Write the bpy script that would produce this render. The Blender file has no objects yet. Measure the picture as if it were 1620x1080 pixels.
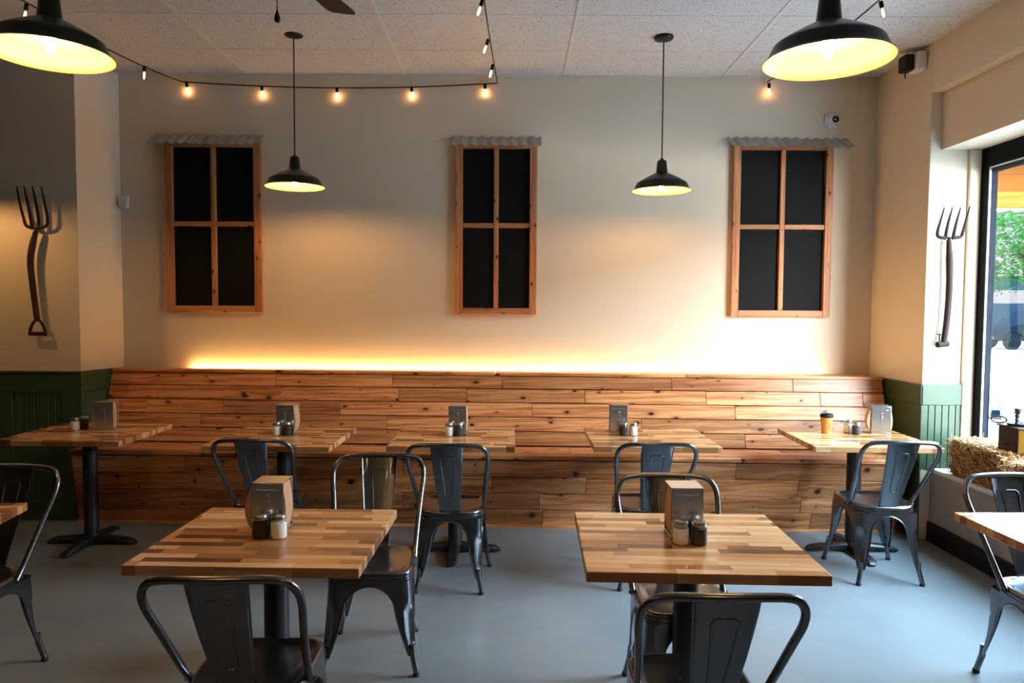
import bpy, bmesh, math, random
from mathutils import Vector, Matrix, noise as mnoise
PI = math.pi
random.seed(7)
SC = bpy.context.scene
COL = SC.collection

# ------------------------------------------------------------------ camera, world, exposure
def make_camera():
    yaw, pitch, roll = map(math.radians, (0.0664, -2.799, 0.324))
    cy, sy, cp, sp = math.cos(yaw), math.sin(yaw), math.cos(pitch), math.sin(pitch)
    f = Vector((-sy*cp, cy*cp, sp)); r = Vector((cy, sy, 0)); u = r.cross(f)
    cr, sr = math.cos(roll), math.sin(roll)
    r2 = cr*r+sr*u; u2 = -sr*r+cr*u
    cd = bpy.data.cameras.new('camera'); cd.sensor_width = 36; cd.lens = 1131.6*36/1620
    cd.clip_end = 300; cd.clip_start = 0.02
    co = bpy.data.objects.new('camera', cd); COL.objects.link(co)
    m = Matrix.Identity(4)
    for i in range(3):
        m[i][0] = r2[i]; m[i][1] = u2[i]; m[i][2] = -f[i]
    m.translation = Vector((-0.0082, -5.5904, 1.5896))
    co.matrix_world = m
    SC.camera = co
make_camera()
SC.view_settings.view_transform = 'Standard'
SC.view_settings.look = 'None'
SC.view_settings.gamma = 1
SC.view_settings.use_curve_mapping = False
SC.view_settings.exposure = 0.36
SC.cycles.use_denoising = True
SC.cycles.max_bounces = 10
SC.cycles.transparent_max_bounces = 16
SC.cycles.sample_clamp_indirect = 6.0
SC.cycles.caustics_reflective = False
SC.cycles.caustics_refractive = False
SKY = 44.0
w = bpy.data.worlds.new('World'); SC.world = w; w.use_nodes = True
nt = w.node_tree
bg = nt.nodes['Background']
tc = nt.nodes.new('ShaderNodeTexCoord'); sep = nt.nodes.new('ShaderNodeSeparateXYZ')
nt.links.new(tc.outputs['Generated'], sep.inputs[0])
rp = nt.nodes.new('ShaderNodeValToRGB')
rp.color_ramp.elements[0].position = 0.0; rp.color_ramp.elements[0].color = (1.0, 0.98, 0.96, 1)
rp.color_ramp.elements[1].position = 0.6; rp.color_ramp.elements[1].color = (0.46, 0.72, 1.0, 1)
nt.links.new(sep.outputs['Z'], rp.inputs[0])
nt.links.new(rp.outputs[0], bg.inputs[0])
bg.inputs[1].default_value = SKY
def portal(y0, y1, z0, z1, x):
    ld = bpy.data.lights.new('window_portal', 'AREA'); ld.shape = 'RECTANGLE'
    ld.size = abs(z1-z0); ld.size_y = abs(y1-y0)
    ld.cycles.is_portal = True
    o = bpy.data.objects.new('window_portal', ld); COL.objects.link(o)
    o.location = (x, (y0+y1)/2, (z0+z1)/2); o.rotation_euler = (0, PI/2, 0)
portal(-0.87, -2.82, 0.55, 2.52, 3.24)

# ------------------------------------------------------------------ mesh helpers
def BM():
    return bmesh.new()
def finish(name, bm, mats, parent=None, angle=35, bevel=0, seg=2, recalc=True):
    if recalc: bmesh.ops.recalc_face_normals(bm, faces=bm.faces[:])
    me = bpy.data.meshes.new(name)
    for f in bm.faces: f.smooth = True
    bm.to_mesh(me); bm.free()
    if not isinstance(mats, (list, tuple)): mats = [mats]
    for m in mats: me.materials.append(m)
    me.set_sharp_from_angle(angle=math.radians(angle))
    o = bpy.data.objects.new(name, me); COL.objects.link(o)
    if parent is not None: o.parent = parent
    if bevel:
        b = o.modifiers.new('Bevel', 'BEVEL'); b.width = bevel; b.segments = seg; b.limit_method = 'ANGLE'; b.angle_limit = math.radians(40)
    return o
def box(bm, lo, hi, M=None, mat=0, skip=()):
    x0, y0, z0 = lo; x1, y1, z1 = hi
    P = [(x0,y0,z0),(x1,y0,z0),(x1,y1,z0),(x0,y1,z0),(x0,y0,z1),(x1,y0,z1),(x1,y1,z1),(x0,y1,z1)]
    vs = [bm.verts.new(M @ Vector(p) if M else p) for p in P]
    for n, f in {'b':(3,2,1,0),'t':(4,5,6,7),'f':(0,1,5,4),'r':(1,2,6,5),'k':(2,3,7,6),'l':(3,0,4,7)}.items():
        if n in skip: continue
        fc = bm.faces.new([vs[i] for i in f]); fc.material_index = mat
    return vs
def hexa(bm, P, mat=0):
    """eight corners: bottom four (counter-clockwise seen from above) then top four"""
    vs = [bm.verts.new(p) for p in P]
    fs = []
    for f in ((3,2,1,0),(4,5,6,7),(0,1,5,4),(1,2,6,5),(2,3,7,6),(3,0,4,7)):
        fc = bm.faces.new([vs[i] for i in f]); fc.material_index = mat; fs.append(fc)
    return fs
def loft(bm, rings, closed=True, cap0=True, cap1=True, mat=0):
    R = [[bm.verts.new(p) for p in r] for r in rings]
    n = len(R[0])
    for a, b in zip(R[:-1], R[1:]):
        for i in range(n if closed else n-1):
            j = (i+1) % n
            f = bm.faces.new((a[i], a[j], b[j], b[i])); f.material_index = mat
    if closed and cap0: bm.faces.new(R[0][::-1]).material_index = mat
    if closed and cap1: bm.faces.new(R[-1]).material_index = mat
    return R
def lathe(bm, prof, c=(0,0,0), n=32, mat=0, cap0=False, cap1=False, M=None):
    rings = []
    for r, z in prof:
        ring = []
        for i in range(n):
            a = 2*PI*i/n
            p = Vector((c[0]+r*math.cos(a), c[1]+r*math.sin(a), c[2]+z))
            ring.append(M @ p if M else p)
        rings.append(ring)
    return loft(bm, rings, True, cap0, cap1, mat)
def smooth_path(pts, sub=6, closed=False):
    P = [Vector(p) for p in pts]; out = []
    n = len(P)
    for i in range(n if closed else n-1):
        if closed:
            p0, p1, p2, p3 = P[(i-1) % n], P[i], P[(i+1) % n], P[(i+2) % n]
        else:
            p0 = P[i-1] if i > 0 else 2*P[0]-P[1]; p1 = P[i]; p2 = P[i+1]; p3 = P[i+2] if i+2 < n else 2*P[-1]-P[-2]
        for k in range(sub):
            t = k/sub
            out.append(0.5*((2*p1)+(-p0+p2)*t+(2*p0-5*p1+4*p2-p3)*t*t+(-p0+3*p1-3*p2+p3)*t**3))
    if not closed: out.append(P[-1])
    return out
def tube(bm, pts, r, n=8, closed=False, mat=0, flat=1.0):
    P = [Vector(p) for p in pts]; m = len(P); rings = []
    nrm = None
    for i in range(m):
        if closed: t = P[(i+1) % m]-P[i-1]
        else: t = P[min(i+1, m-1)]-P[max(i-1, 0)]
        t.normalize()
        if nrm is None:
            nrm = t.orthogonal()
            if abs(t.z) < 0.9: nrm = t.cross(Vector((0,0,1)))
        nrm = (nrm-t*nrm.dot(t)).normalized(); b = t.cross(nrm)
        rr = r[i] if isinstance(r, (list, tuple)) else r
        rings.append([P[i]+rr*(math.cos(2*PI*k/n)*nrm+flat*math.sin(2*PI*k/n)*b) for k in range(n)])
    if closed:
        R = [[bm.verts.new(p) for p in q] for q in rings]
        for i in range(m):
            a, c = R[i], R[(i+1) % m]
            for k in range(n):
                j = (k+1) % n
                bm.faces.new((a[k], a[j], c[j], c[k])).material_index = mat
    else: loft(bm, rings, True, True, True, mat)
def cyl(bm, a, b, r, n=16, r2=None, mat=0):
    tube(bm, [a, b], [r, r if r2 is None else r2], n, mat=mat)
def prism(bm, poly, y0, y1, axis='y', mat=0):
    """poly in the plane across the axis, swept from y0 to y1"""
    def P(u, v, t):
        return {'y': (u, t, v), 'x': (t, u, v), 'z': (u, v, t)}[axis]
    A = [bm.verts.new(P(u, v, y0)) for u, v in poly]; B = [bm.verts.new(P(u, v, y1)) for u, v in poly]
    n = len(poly)
    for i in range(n):
        j = (i+1) % n
        bm.faces.new((A[i], A[j], B[j], B[i])).material_index = mat
    bm.faces.new(A[::-1]).material_index = mat; bm.faces.new(B).material_index = mat
def grain_layers(bm):
    return bm.loops.layers.uv.verify(), (bm.loops.layers.float_color.get('seed') or bm.loops.layers.float_color.new('seed'))
def board(bm, P, along='x', seed=None, mat=0):
    """a plank as a hexahedron that carries grain coordinates (u along the plank) and a seed"""
    uv, sd = grain_layers(bm)
    s = random.random() if seed is None else seed
    s2, s3 = random.random(), random.random()
    for f in hexa(bm, P, mat):
        for l in f.loops:
            c = l.vert.co
            if along == 'x': a, b = c.x, c.z+c.y
            elif along == 'z': a, b = c.z, c.x+c.y
            else: a, b = c.y, c.x+c.z
            l[uv].uv = (a, b); l[sd] = (s, s2, s3, 1)
def bboard(bm, lo, hi, along='x', seed=None):
    x0, y0, z0 = lo; x1, y1, z1 = hi
    board(bm, [(x0,y0,z0),(x1,y0,z0),(x1,y1,z0),(x0,y1,z0),(x0,y0,z1),(x1,y0,z1),(x1,y1,z1),(x0,y1,z1)], along, seed)

# ------------------------------------------------------------------ things
def thing(name, label, cat, loc=(0,0,0), rz=0, group=None):
    o = bpy.data.objects.new(name, None); COL.objects.link(o)
    o.empty_display_size = 0.05
    o.location = loc; o.rotation_euler = (0,0,rz); o['label'] = label; o['category'] = cat
    if group: o['group'] = group
    return o
def tag(o, label, cat, group=None, kind=None):
    o['label'] = label; o['category'] = cat
    if group: o['group'] = group
    if kind: o['kind'] = kind
    return o
def struct(name, bm, m, parent=None, **k):
    o = finish(name, bm, m, parent, **k)
    if parent is None: o['kind'] = 'structure'
    return o
def dup(root, loc, rz, label, group=None):
    r = root.copy(); COL.objects.link(r); r.location = loc; r.rotation_euler = (0,0,rz); r['label'] = label
    if group: r['group'] = group
    for ch in list(root.children):
        c = ch.copy(); COL.objects.link(c); c.parent = r
        for g in list(ch.children):
            d = g.copy(); COL.objects.link(d); d.parent = c
    return r
class Maker:
    """the first placing moves the built thing itself, later ones copy it"""
    def __init__(self, root): self.root = root; self.used = False
    def place(self, loc, rz, label, group=None):
        if not self.used:
            self.used = True; r = self.root
            r.location = loc; r.rotation_euler = (0,0,rz); r['label'] = label
            if group: r['group'] = group
            return r
        return dup(self.root, loc, rz, label, group)

# ------------------------------------------------------------------ materials
class NT:
    def __init__(self, name):
        self.m = bpy.data.materials.new(name); self.m.use_nodes = True
        self.t = self.m.node_tree; self.b = self.t.nodes['Principled BSDF']; self.out = self.t.nodes['Material Output']
    def n(self, typ, **k):
        x = self.t.nodes.new('ShaderNode'+typ)
        for a, v in k.items(): setattr(x, a, v)
        return x
    def l(self, a, b): self.t.links.new(a, b)
    def math(self, op, a, b=None, c=None, clamp=False):
        x = self.n('Math', operation=op, use_clamp=clamp)
        for i, v in enumerate((a, b, c)):
            if v is None: continue
            if isinstance(v, (int, float)): x.inputs[i].default_value = v
            else: self.l(v, x.inputs[i])
        return x.outputs[0]
    def ramp(self, fac, stops, interp='LINEAR'):
        x = self.n('ValToRGB'); cr = x.color_ramp; cr.interpolation = interp
        while len(cr.elements) < len(stops): cr.elements.new(0.5)
        for e, (p, c) in zip(cr.elements, stops):
            e.position = p; e.color = (*c, 1) if len(c) == 3 else c
        self.l(fac, x.inputs[0]); return x.outputs[0]
    def mix(self, fac, a, b, mode='MIX'):
        x = self.n('Mix', data_type='RGBA', blend_type=mode)
        for s, v in ((x.inputs[0], fac), (x.inputs[6], a), (x.inputs[7], b)):
            if isinstance(v, (int, float)): s.default_value = v
            elif isinstance(v, tuple): s.default_value = (*v, 1)
            else: self.l(v, s)
        return x.outputs[2]
    def noise(self, vec, scale=5, detail=2, rough=0.5, dist=0, dims='3D'):
        x = self.n('TexNoise', noise_dimensions=dims)
        x.inputs['Scale'].default_value = scale; x.inputs['Detail'].default_value = detail; x.inputs['Roughness'].default_value = rough; x.inputs['Distortion'].default_value = dist
        if vec is not None: self.l(vec, x.inputs['Vector'])
        return x.outputs[0]
    def obj(self): return self.n('TexCoord').outputs['Object']
    def comb(self, a, b, c):
        x = self.n('CombineXYZ')
        for i, v in enumerate((a, b, c)):
            if isinstance(v, (int, float)): x.inputs[i].default_value = v
            else: self.l(v, x.inputs[i])
        return x.outputs[0]
    def sep(self, v):
        x = self.n('SeparateXYZ'); self.l(v, x.inputs[0]); return x.outputs
    def bump(self, h, strength=0.3, dist=0.002):
        x = self.n('Bump'); x.inputs['Strength'].default_value = strength; x.inputs['Distance'].default_value = dist
        self.l(h, x.inputs['Height']); self.l(x.outputs[0], self.b.inputs['Normal'])
    def set(self, **k):
        names = dict(col='Base Color', rough='Roughness', metal='Metallic', spec='Specular IOR Level', coat='Coat Weight', coatr='Coat Roughness', trans='Transmission Weight', ior='IOR', em='Emission Color', ems='Emission Strength', alpha='Alpha', sss='Subsurface Weight')
        for a, v in k.items():
            s = self.b.inputs[names[a]]
            if isinstance(v, (int, float)): s.default_value = v
            elif isinstance(v, tuple): s.default_value = (*v, 1)
            else: self.l(v, s)
        return self
def plain(name, col, rough=0.5, metal=0, var=0.06, scale=30, **k):
    t = NT(name)
    nz = t.noise(t.obj(), scale, 3)
    f = t.math('MULTIPLY_ADD', nz, 2*var, 1-var)
    c = t.n('Mix', data_type='RGBA', blend_type='MULTIPLY'); c.inputs[0].default_value = 1
    c.inputs[6].default_value = (*col, 1)
    cc = t.comb(f, f, f); t.l(cc, c.inputs[7])
    t.set(col=c.outputs[2], rough=rough, metal=metal, **k)
    return t.m
def emitter(name, col, strength):
    t = NT(name); t.set(col=(0.8,0.8,0.8), em=col, ems=strength); return t.m
def thin_glass(name, tint=(1,1,1), refl=1.0):
    t = NT(name)
    tr = t.n('BsdfTransparent'); tr.inputs[0].default_value = (*tint, 1)
    gl = t.n('BsdfGlossy'); gl.inputs['Roughness'].default_value = 0.02
    fr = t.n('Fresnel'); fr.inputs[0].default_value = 1.45
    ge = t.n('NewGeometry')
    f = t.math('MULTIPLY', t.math('MULTIPLY', fr.outputs[0], refl, clamp=True), t.math('SUBTRACT', 1.0, ge.outputs['Backfacing']))
    mx = t.n('MixShader'); t.l(f, mx.inputs[0]); t.l(tr.outputs[0], mx.inputs[1]); t.l(gl.outputs[0], mx.inputs[2])
    t.l(mx.outputs[0], t.out.inputs[0]); return t.m
def wall_mat(name, col):
    t = NT(name); o = t.obj()
    n1 = t.noise(o, 2.0, 3); n2 = t.noise(o, 220, 2)
    c = t.mix(t.math('MULTIPLY', n1, 0.25), col, tuple(x*0.86 for x in col))
    t.set(col=c, rough=0.75, spec=0.25); t.bump(n2, 0.25, 0.001); return t.m
def wood_mat(name, lo, hi, dark, knot=(0.035,0.014,0.006), knots=0.5, rough=0.45, coat=0.0, tone=0.5, kscale=1.0):
    t = NT(name)
    uvn = t.n('UVMap'); u, v, _ = t.sep(uvn.outputs[0])
    at = t.n('Attribute', attribute_name='seed'); s = t.sep(at.outputs['Vector'])
    off = t.math('MULTIPLY', s[1], 37.0)
    u2 = t.math('ADD', u, off); v2 = t.math('ADD', v, t.math('MULTIPLY', s[2], 11.0))
    vo = t.n('TexVoronoi', voronoi_dimensions='2D', feature='F1'); vo.inputs['Scale'].default_value = 1
    vo.inputs['Randomness'].default_value = 1
    wob = t.noise(t.comb(u2, v2, 0.0), 60, 2)
    wb = t.math('MULTIPLY_ADD', wob, 0.10, -0.05)
    t.l(t.comb(t.math('ADD', t.math('MULTIPLY', u2, 5.0*kscale), wb), t.math('ADD', t.math('MULTIPLY', v2, 8.0*kscale), wb), 0.0), vo.inputs['Vector'])
    d = vo.outputs['Distance']; kc = t.sep(vo.outputs['Color'])
    ksize = t.math('MULTIPLY', t.math('POWER', kc[0], 1.6), 0.085*knots*2)
    kn = t.math('SUBTRACT', 1.0, t.math('DIVIDE', d, t.math('MAXIMUM', ksize, 0.002)), clamp=True)
    kmask = t.math('MULTIPLY', kn, 2.2, clamp=True)
    # the grain swerves round the knots
    bend = t.math('DIVIDE', 0.010, t.math('ADD', d, 0.10))
    gv = t.math('ADD', v2, t.math('MULTIPLY', bend, t.math('MULTIPLY_ADD', kc[1], 0.5, -0.25)))
    g1 = t.noise(t.comb(t.math('MULTIPLY', u2, 1.3), t.math('MULTIPLY', gv, 38), off), 1.0, 5, 0.62, 0.4)
    g2 = t.noise(t.comb(t.math('MULTIPLY', u2, 5.0), t.math('MULTIPLY', gv, 190), 0.0), 1.0, 3, 0.6)
    g = t.math('ADD', t.math('MULTIPLY', g1, 0.78), t.math('MULTIPLY', g2, 0.22))
    c = t.ramp(g, [(0.30, dark), (0.45, lo), (0.58, hi), (0.75, lo)])
    tn = t.math('MULTIPLY_ADD', s[0], tone, 1-tone/2-0.1)
    c = t.mix(1.0, c, t.comb(tn, t.math('MULTIPLY', tn, t.math('MULTIPLY_ADD', s[1], 0.10, 0.95)), tn), 'MULTIPLY')
    halo = t.math('SUBTRACT', 1.0, t.math('DIVIDE', d, t.math('MULTIPLY', t.math('MAXIMUM', ksize, 0.002), 2.6)), clamp=True)
    c = t.mix(t.math('MULTIPLY', halo, 0.6), c, dark)
    c = t.mix(kmask, c, knot)
    t.set(col=c, rough=rough, coat=coat, coatr=0.2, spec=0.35); t.bump(g, 0.15, 0.001); return t.m
def butcher_mat():
    t = NT('butcher_block'); x, y, z = t.sep(t.obj())
    oi = t.n('ObjectInfo'); rnd = t.math('MULTIPLY', oi.outputs['Random'], 53.0)
    row = t.math('FLOOR', t.math('DIVIDE', t.math('ADD', y, 0.3333), 0.0392))
    wn = t.n('TexWhiteNoise', noise_dimensions='2D'); t.l(t.comb(row, rnd, 0.0), wn.inputs['Vector'])
    ra, rb, _ = t.sep(wn.outputs['Color'])
    L = t.math('MULTIPLY_ADD', rb, 0.16, 0.17)
    q = t.math('DIVIDE', t.math('ADD', t.math('ADD', x, 5.0), t.math('MULTIPLY', ra, 0.9)), L)
    idx = t.math('FLOOR', q)
    wn2 = t.n('TexWhiteNoise', noise_dimensions='3D'); t.l(t.comb(row, idx, rnd), wn2.inputs['Vector'])
    a, b, cc = t.sep(wn2.outputs['Color'])
    base = t.ramp(a, [(0.0, (0.78,0.44,0.195)), (0.20, (0.52,0.24,0.088)), (0.40, (0.68,0.355,0.145)), (0.56, (0.22,0.085,0.030)), (0.68, (0.78,0.49,0.245)), (0.84, (0.36,0.15,0.052)), (0.93, (0.12,0.045,0.018))], 'CONSTANT')
    g = t.noise(t.comb(t.math('MULTIPLY_ADD', x, 3.0, t.math('MULTIPLY', b, 50)), t.math('MULTIPLY', y, 90), t.math('MULTIPLY_ADD', z, 60, t.math('MULTIPLY', cc, 30))), 1, 5, 0.6, 0.5)
    c = t.mix(t.ramp(g, [(0.32,(1,1,1)),(0.62,(0,0,0))]), base, (0.17,0.075,0.03))
    c = t.mix(0.45, base, c)
    fr = t.math('FRACT', q); fy = t.math('FRACT', t.math('DIVIDE', t.math('ADD', y, 0.3333), 0.0392))
    e = t.math('MINIMUM', t.math('MINIMUM', fy, t.math('SUBTRACT', 1.0, fy)), t.math('MULTIPLY', t.math('MINIMUM', fr, t.math('SUBTRACT', 1.0, fr)), 7.0))
    c = t.mix(t.math('MULTIPLY', t.math('LESS_THAN', e, 0.03), 0.45), c, (0.10,0.045,0.02))
    t.set(col=c, rough=0.24, coat=0.25, coatr=0.12, spec=0.45); return t.m
def ceiling_mat():
    t = NT('ceiling_tile'); o = t.obj()
    v = t.n('TexVoronoi', feature='F1'); v.inputs['Scale'].default_value = 70; t.l(o, v.inputs['Vector'])
    k = t.sep(v.outputs['Color'])
    wv = t.noise(o, 9, 2)
    r = t.math('MULTIPLY_ADD', k[0], 0.24, 0.10)
    hole = t.math('LESS_THAN', v.outputs['Distance'], t.math('MULTIPLY', r, t.math('GREATER_THAN', k[1], 0.30)))
    c = t.mix(t.math('MULTIPLY', wv, 0.2), (0.60,0.61,0.62), (0.53,0.54,0.55))
    c = t.mix(t.math('MULTIPLY', hole, 0.8), c, (0.10,0.10,0.10))
    t.set(col=c, rough=0.9, spec=0.1); return t.m
def floor_mat():
    t = NT('painted_concrete'); o = t.obj()
    n1 = t.noise(o, 0.9, 4, 0.6); n2 = t.noise(o, 7, 4, 0.7); n3 = t.noise(o, 260, 2)
    c = t.mix(t.ramp(n1, [(0.3,(0,0,0)),(0.7,(1,1,1))]), (0.160,0.178,0.184), (0.228,0.246,0.250))
    c = t.mix(t.math('MULTIPLY', n2, 0.3), c, (0.14,0.155,0.16))
    v = t.n('TexVoronoi', feature='F1'); v.inputs['Scale'].default_value = 3.2; t.l(o, v.inputs['Vector'])
    kk = t.sep(v.outputs['Color'])
    sp = t.math('LESS_THAN', v.outputs['Distance'], t.math('MULTIPLY', t.math('GREATER_THAN', kk[0], 0.6), 0.022))
    c = t.mix(t.math('MULTIPLY', sp, 0.6), c, (0.06,0.06,0.06))
    r = t.math('MULTIPLY_ADD', n2, 0.22, 0.24)
    t.set(col=c, rough=r, spec=0.5); t.bump(n3, 0.12, 0.001); return t.m
def bead_mat(): return plain('green_paint', (0.028,0.058,0.024), 0.45, var=0.08, scale=12)
def metal_chair():
    t = NT('gunmetal'); o = t.obj()
    n1 = t.noise(o, 5, 2)
    c = t.mix(n1, (0.125,0.13,0.142), (0.17,0.175,0.185))
    t.set(col=c, metal=0.95, rough=t.math('MULTIPLY_ADD', n1, 0.06, 0.20), coat=0.25, coatr=0.1); return t.m
M = {}
M['wall'] = wall_mat('cream_wall', (0.71,0.605,0.46))
M['dark_wall'] = wall_mat('bounce_damping_wall', (0.10,0.075,0.055))  # dark tone given to the unseen walls to cut bounced light
M['wall_white'] = wall_mat('sill_white', (0.72,0.71,0.68))
M['wall_grey'] = wall_mat('knee_wall_grey', (0.36,0.33,0.29))
M['ceiling'] = ceiling_mat()
M['tbar'] = plain('ceiling_grid_white', (0.60,0.60,0.60), 0.5)
M['floor'] = floor_mat()
M['green'] = bead_mat()
M['cedar'] = wood_mat('cedar', (0.46,0.165,0.054), (0.74,0.345,0.140), (0.22,0.066,0.022), knots=0.95, rough=0.34, tone=0.6)
M['pine'] = wood_mat('cedar_frame', (0.44,0.17,0.060), (0.60,0.27,0.108), (0.22,0.08,0.03), knots=0.75, rough=0.5, tone=0.2, kscale=1.3)
M['porch_wood'] = wood_mat('porch_pine', (0.11,0.036,0.005), (0.14,0.050,0.008), (0.075,0.022,0.004), knots=0.3, rough=0.6, tone=0.3)
M['porch_beam'] = wood_mat('porch_beam_pine', (0.12,0.060,0.008), (0.145,0.078,0.012), (0.085,0.038,0.006), knots=0.3, rough=0.6, tone=0.2)
M['butcher'] = butcher_mat()
for k in ('porch_wood', 'porch_beam'): M[k].node_tree.nodes['Principled BSDF'].inputs['Specular IOR Level'].default_value = 0.0
M['chair'] = metal_chair()
M['rubber'] = plain('black_rubber', (0.012,0.012,0.012), 0.7)
M['black_metal'] = plain('black_powder_coat', (0.012,0.013,0.015), 0.38, spec=0.5)
M['black_frame'] = plain('black_window_frame', (0.005,0.005,0.006), 0.6, spec=0.06)
M['sky_tint_frame'] = plain('sky_tinted_window_frame', (0.0030,0.0060,0.0135), 0.6, spec=0.0)  # black frame with the reflected sky put into its colour as blue
M['gasket'] = plain('pale_gasket', (0.75,0.77,0.78), 0.5)
M['chalk'] = plain('chalkboard', (0.007,0.007,0.0075), 0.7, spec=0.12, var=0.25, scale=9)
M['tin'] = plain('weathered_tin', (0.34,0.37,0.38), 0.42, 0.35, var=0.25, scale=14)
M['shade_out'] = plain('dark_green_enamel', (0.006,0.009,0.006), 0.28, spec=0.3)
M['shade_in'] = plain('yellow_lit_enamel', (0.46,0.47,0.18), 0.35, var=0.02)  # white enamel, the yellow of the lamplight is put into the colour
M['cord'] = plain('black_cord', (0.008,0.008,0.008), 0.5)
M['bulb'] = emitter('lamp_bulb', (1.0,0.54,0.20), 560.0)
M['fairy'] = emitter('string_bulb', (1.0,0.50,0.20), 34.0)
M['fairy_glass'] = thin_glass('string_bulb_glass', (1,0.97,0.92))
M['led'] = emitter('led_tape', (1.0,0.60,0.20), 95.0)
M['chrome'] = plain('brushed_steel', (0.62,0.63,0.65), 0.25, 0.97, var=0.04)
M['lid'] = plain('steel_lid', (0.55,0.55,0.55), 0.28, 1.0)
M['kraft'] = plain('kraft_paper', (0.53,0.33,0.19), 0.8, var=0.08, scale=50)
M['glass'] = thin_glass('jar_glass', (0.95,0.97,0.97))
M['pane'] = thin_glass('window_glass', (0.97,0.985,0.98))
M['salt'] = plain('salt', (0.95,0.95,0.93), 0.8, var=0.02)
M['pepper'] = plain('ground_pepper', (0.035,0.028,0.024), 0.9, var=0.4, scale=400)
M['iron'] = plain('rusty_iron', (0.020,0.010,0.0075), 0.6, 0.0, spec=0.15, var=0.4, scale=40)
M['old_wood'] = plain('dark_old_wood', (0.028,0.011,0.007), 0.6, spec=0.2, var=0.3, scale=18)
M['white_plastic'] = plain('white_plastic', (0.72,0.72,0.70), 0.45)
M['black_plastic'] = plain('black_plastic', (0.008,0.008,0.009), 0.5, spec=0.2)
M['cup'] = plain('orange_paper_cup', (0.62,0.30,0.07), 0.6)
M['fan'] = plain('dark_fan_blade', (0.014,0.010,0.008), 0.5, spec=0.15)

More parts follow.
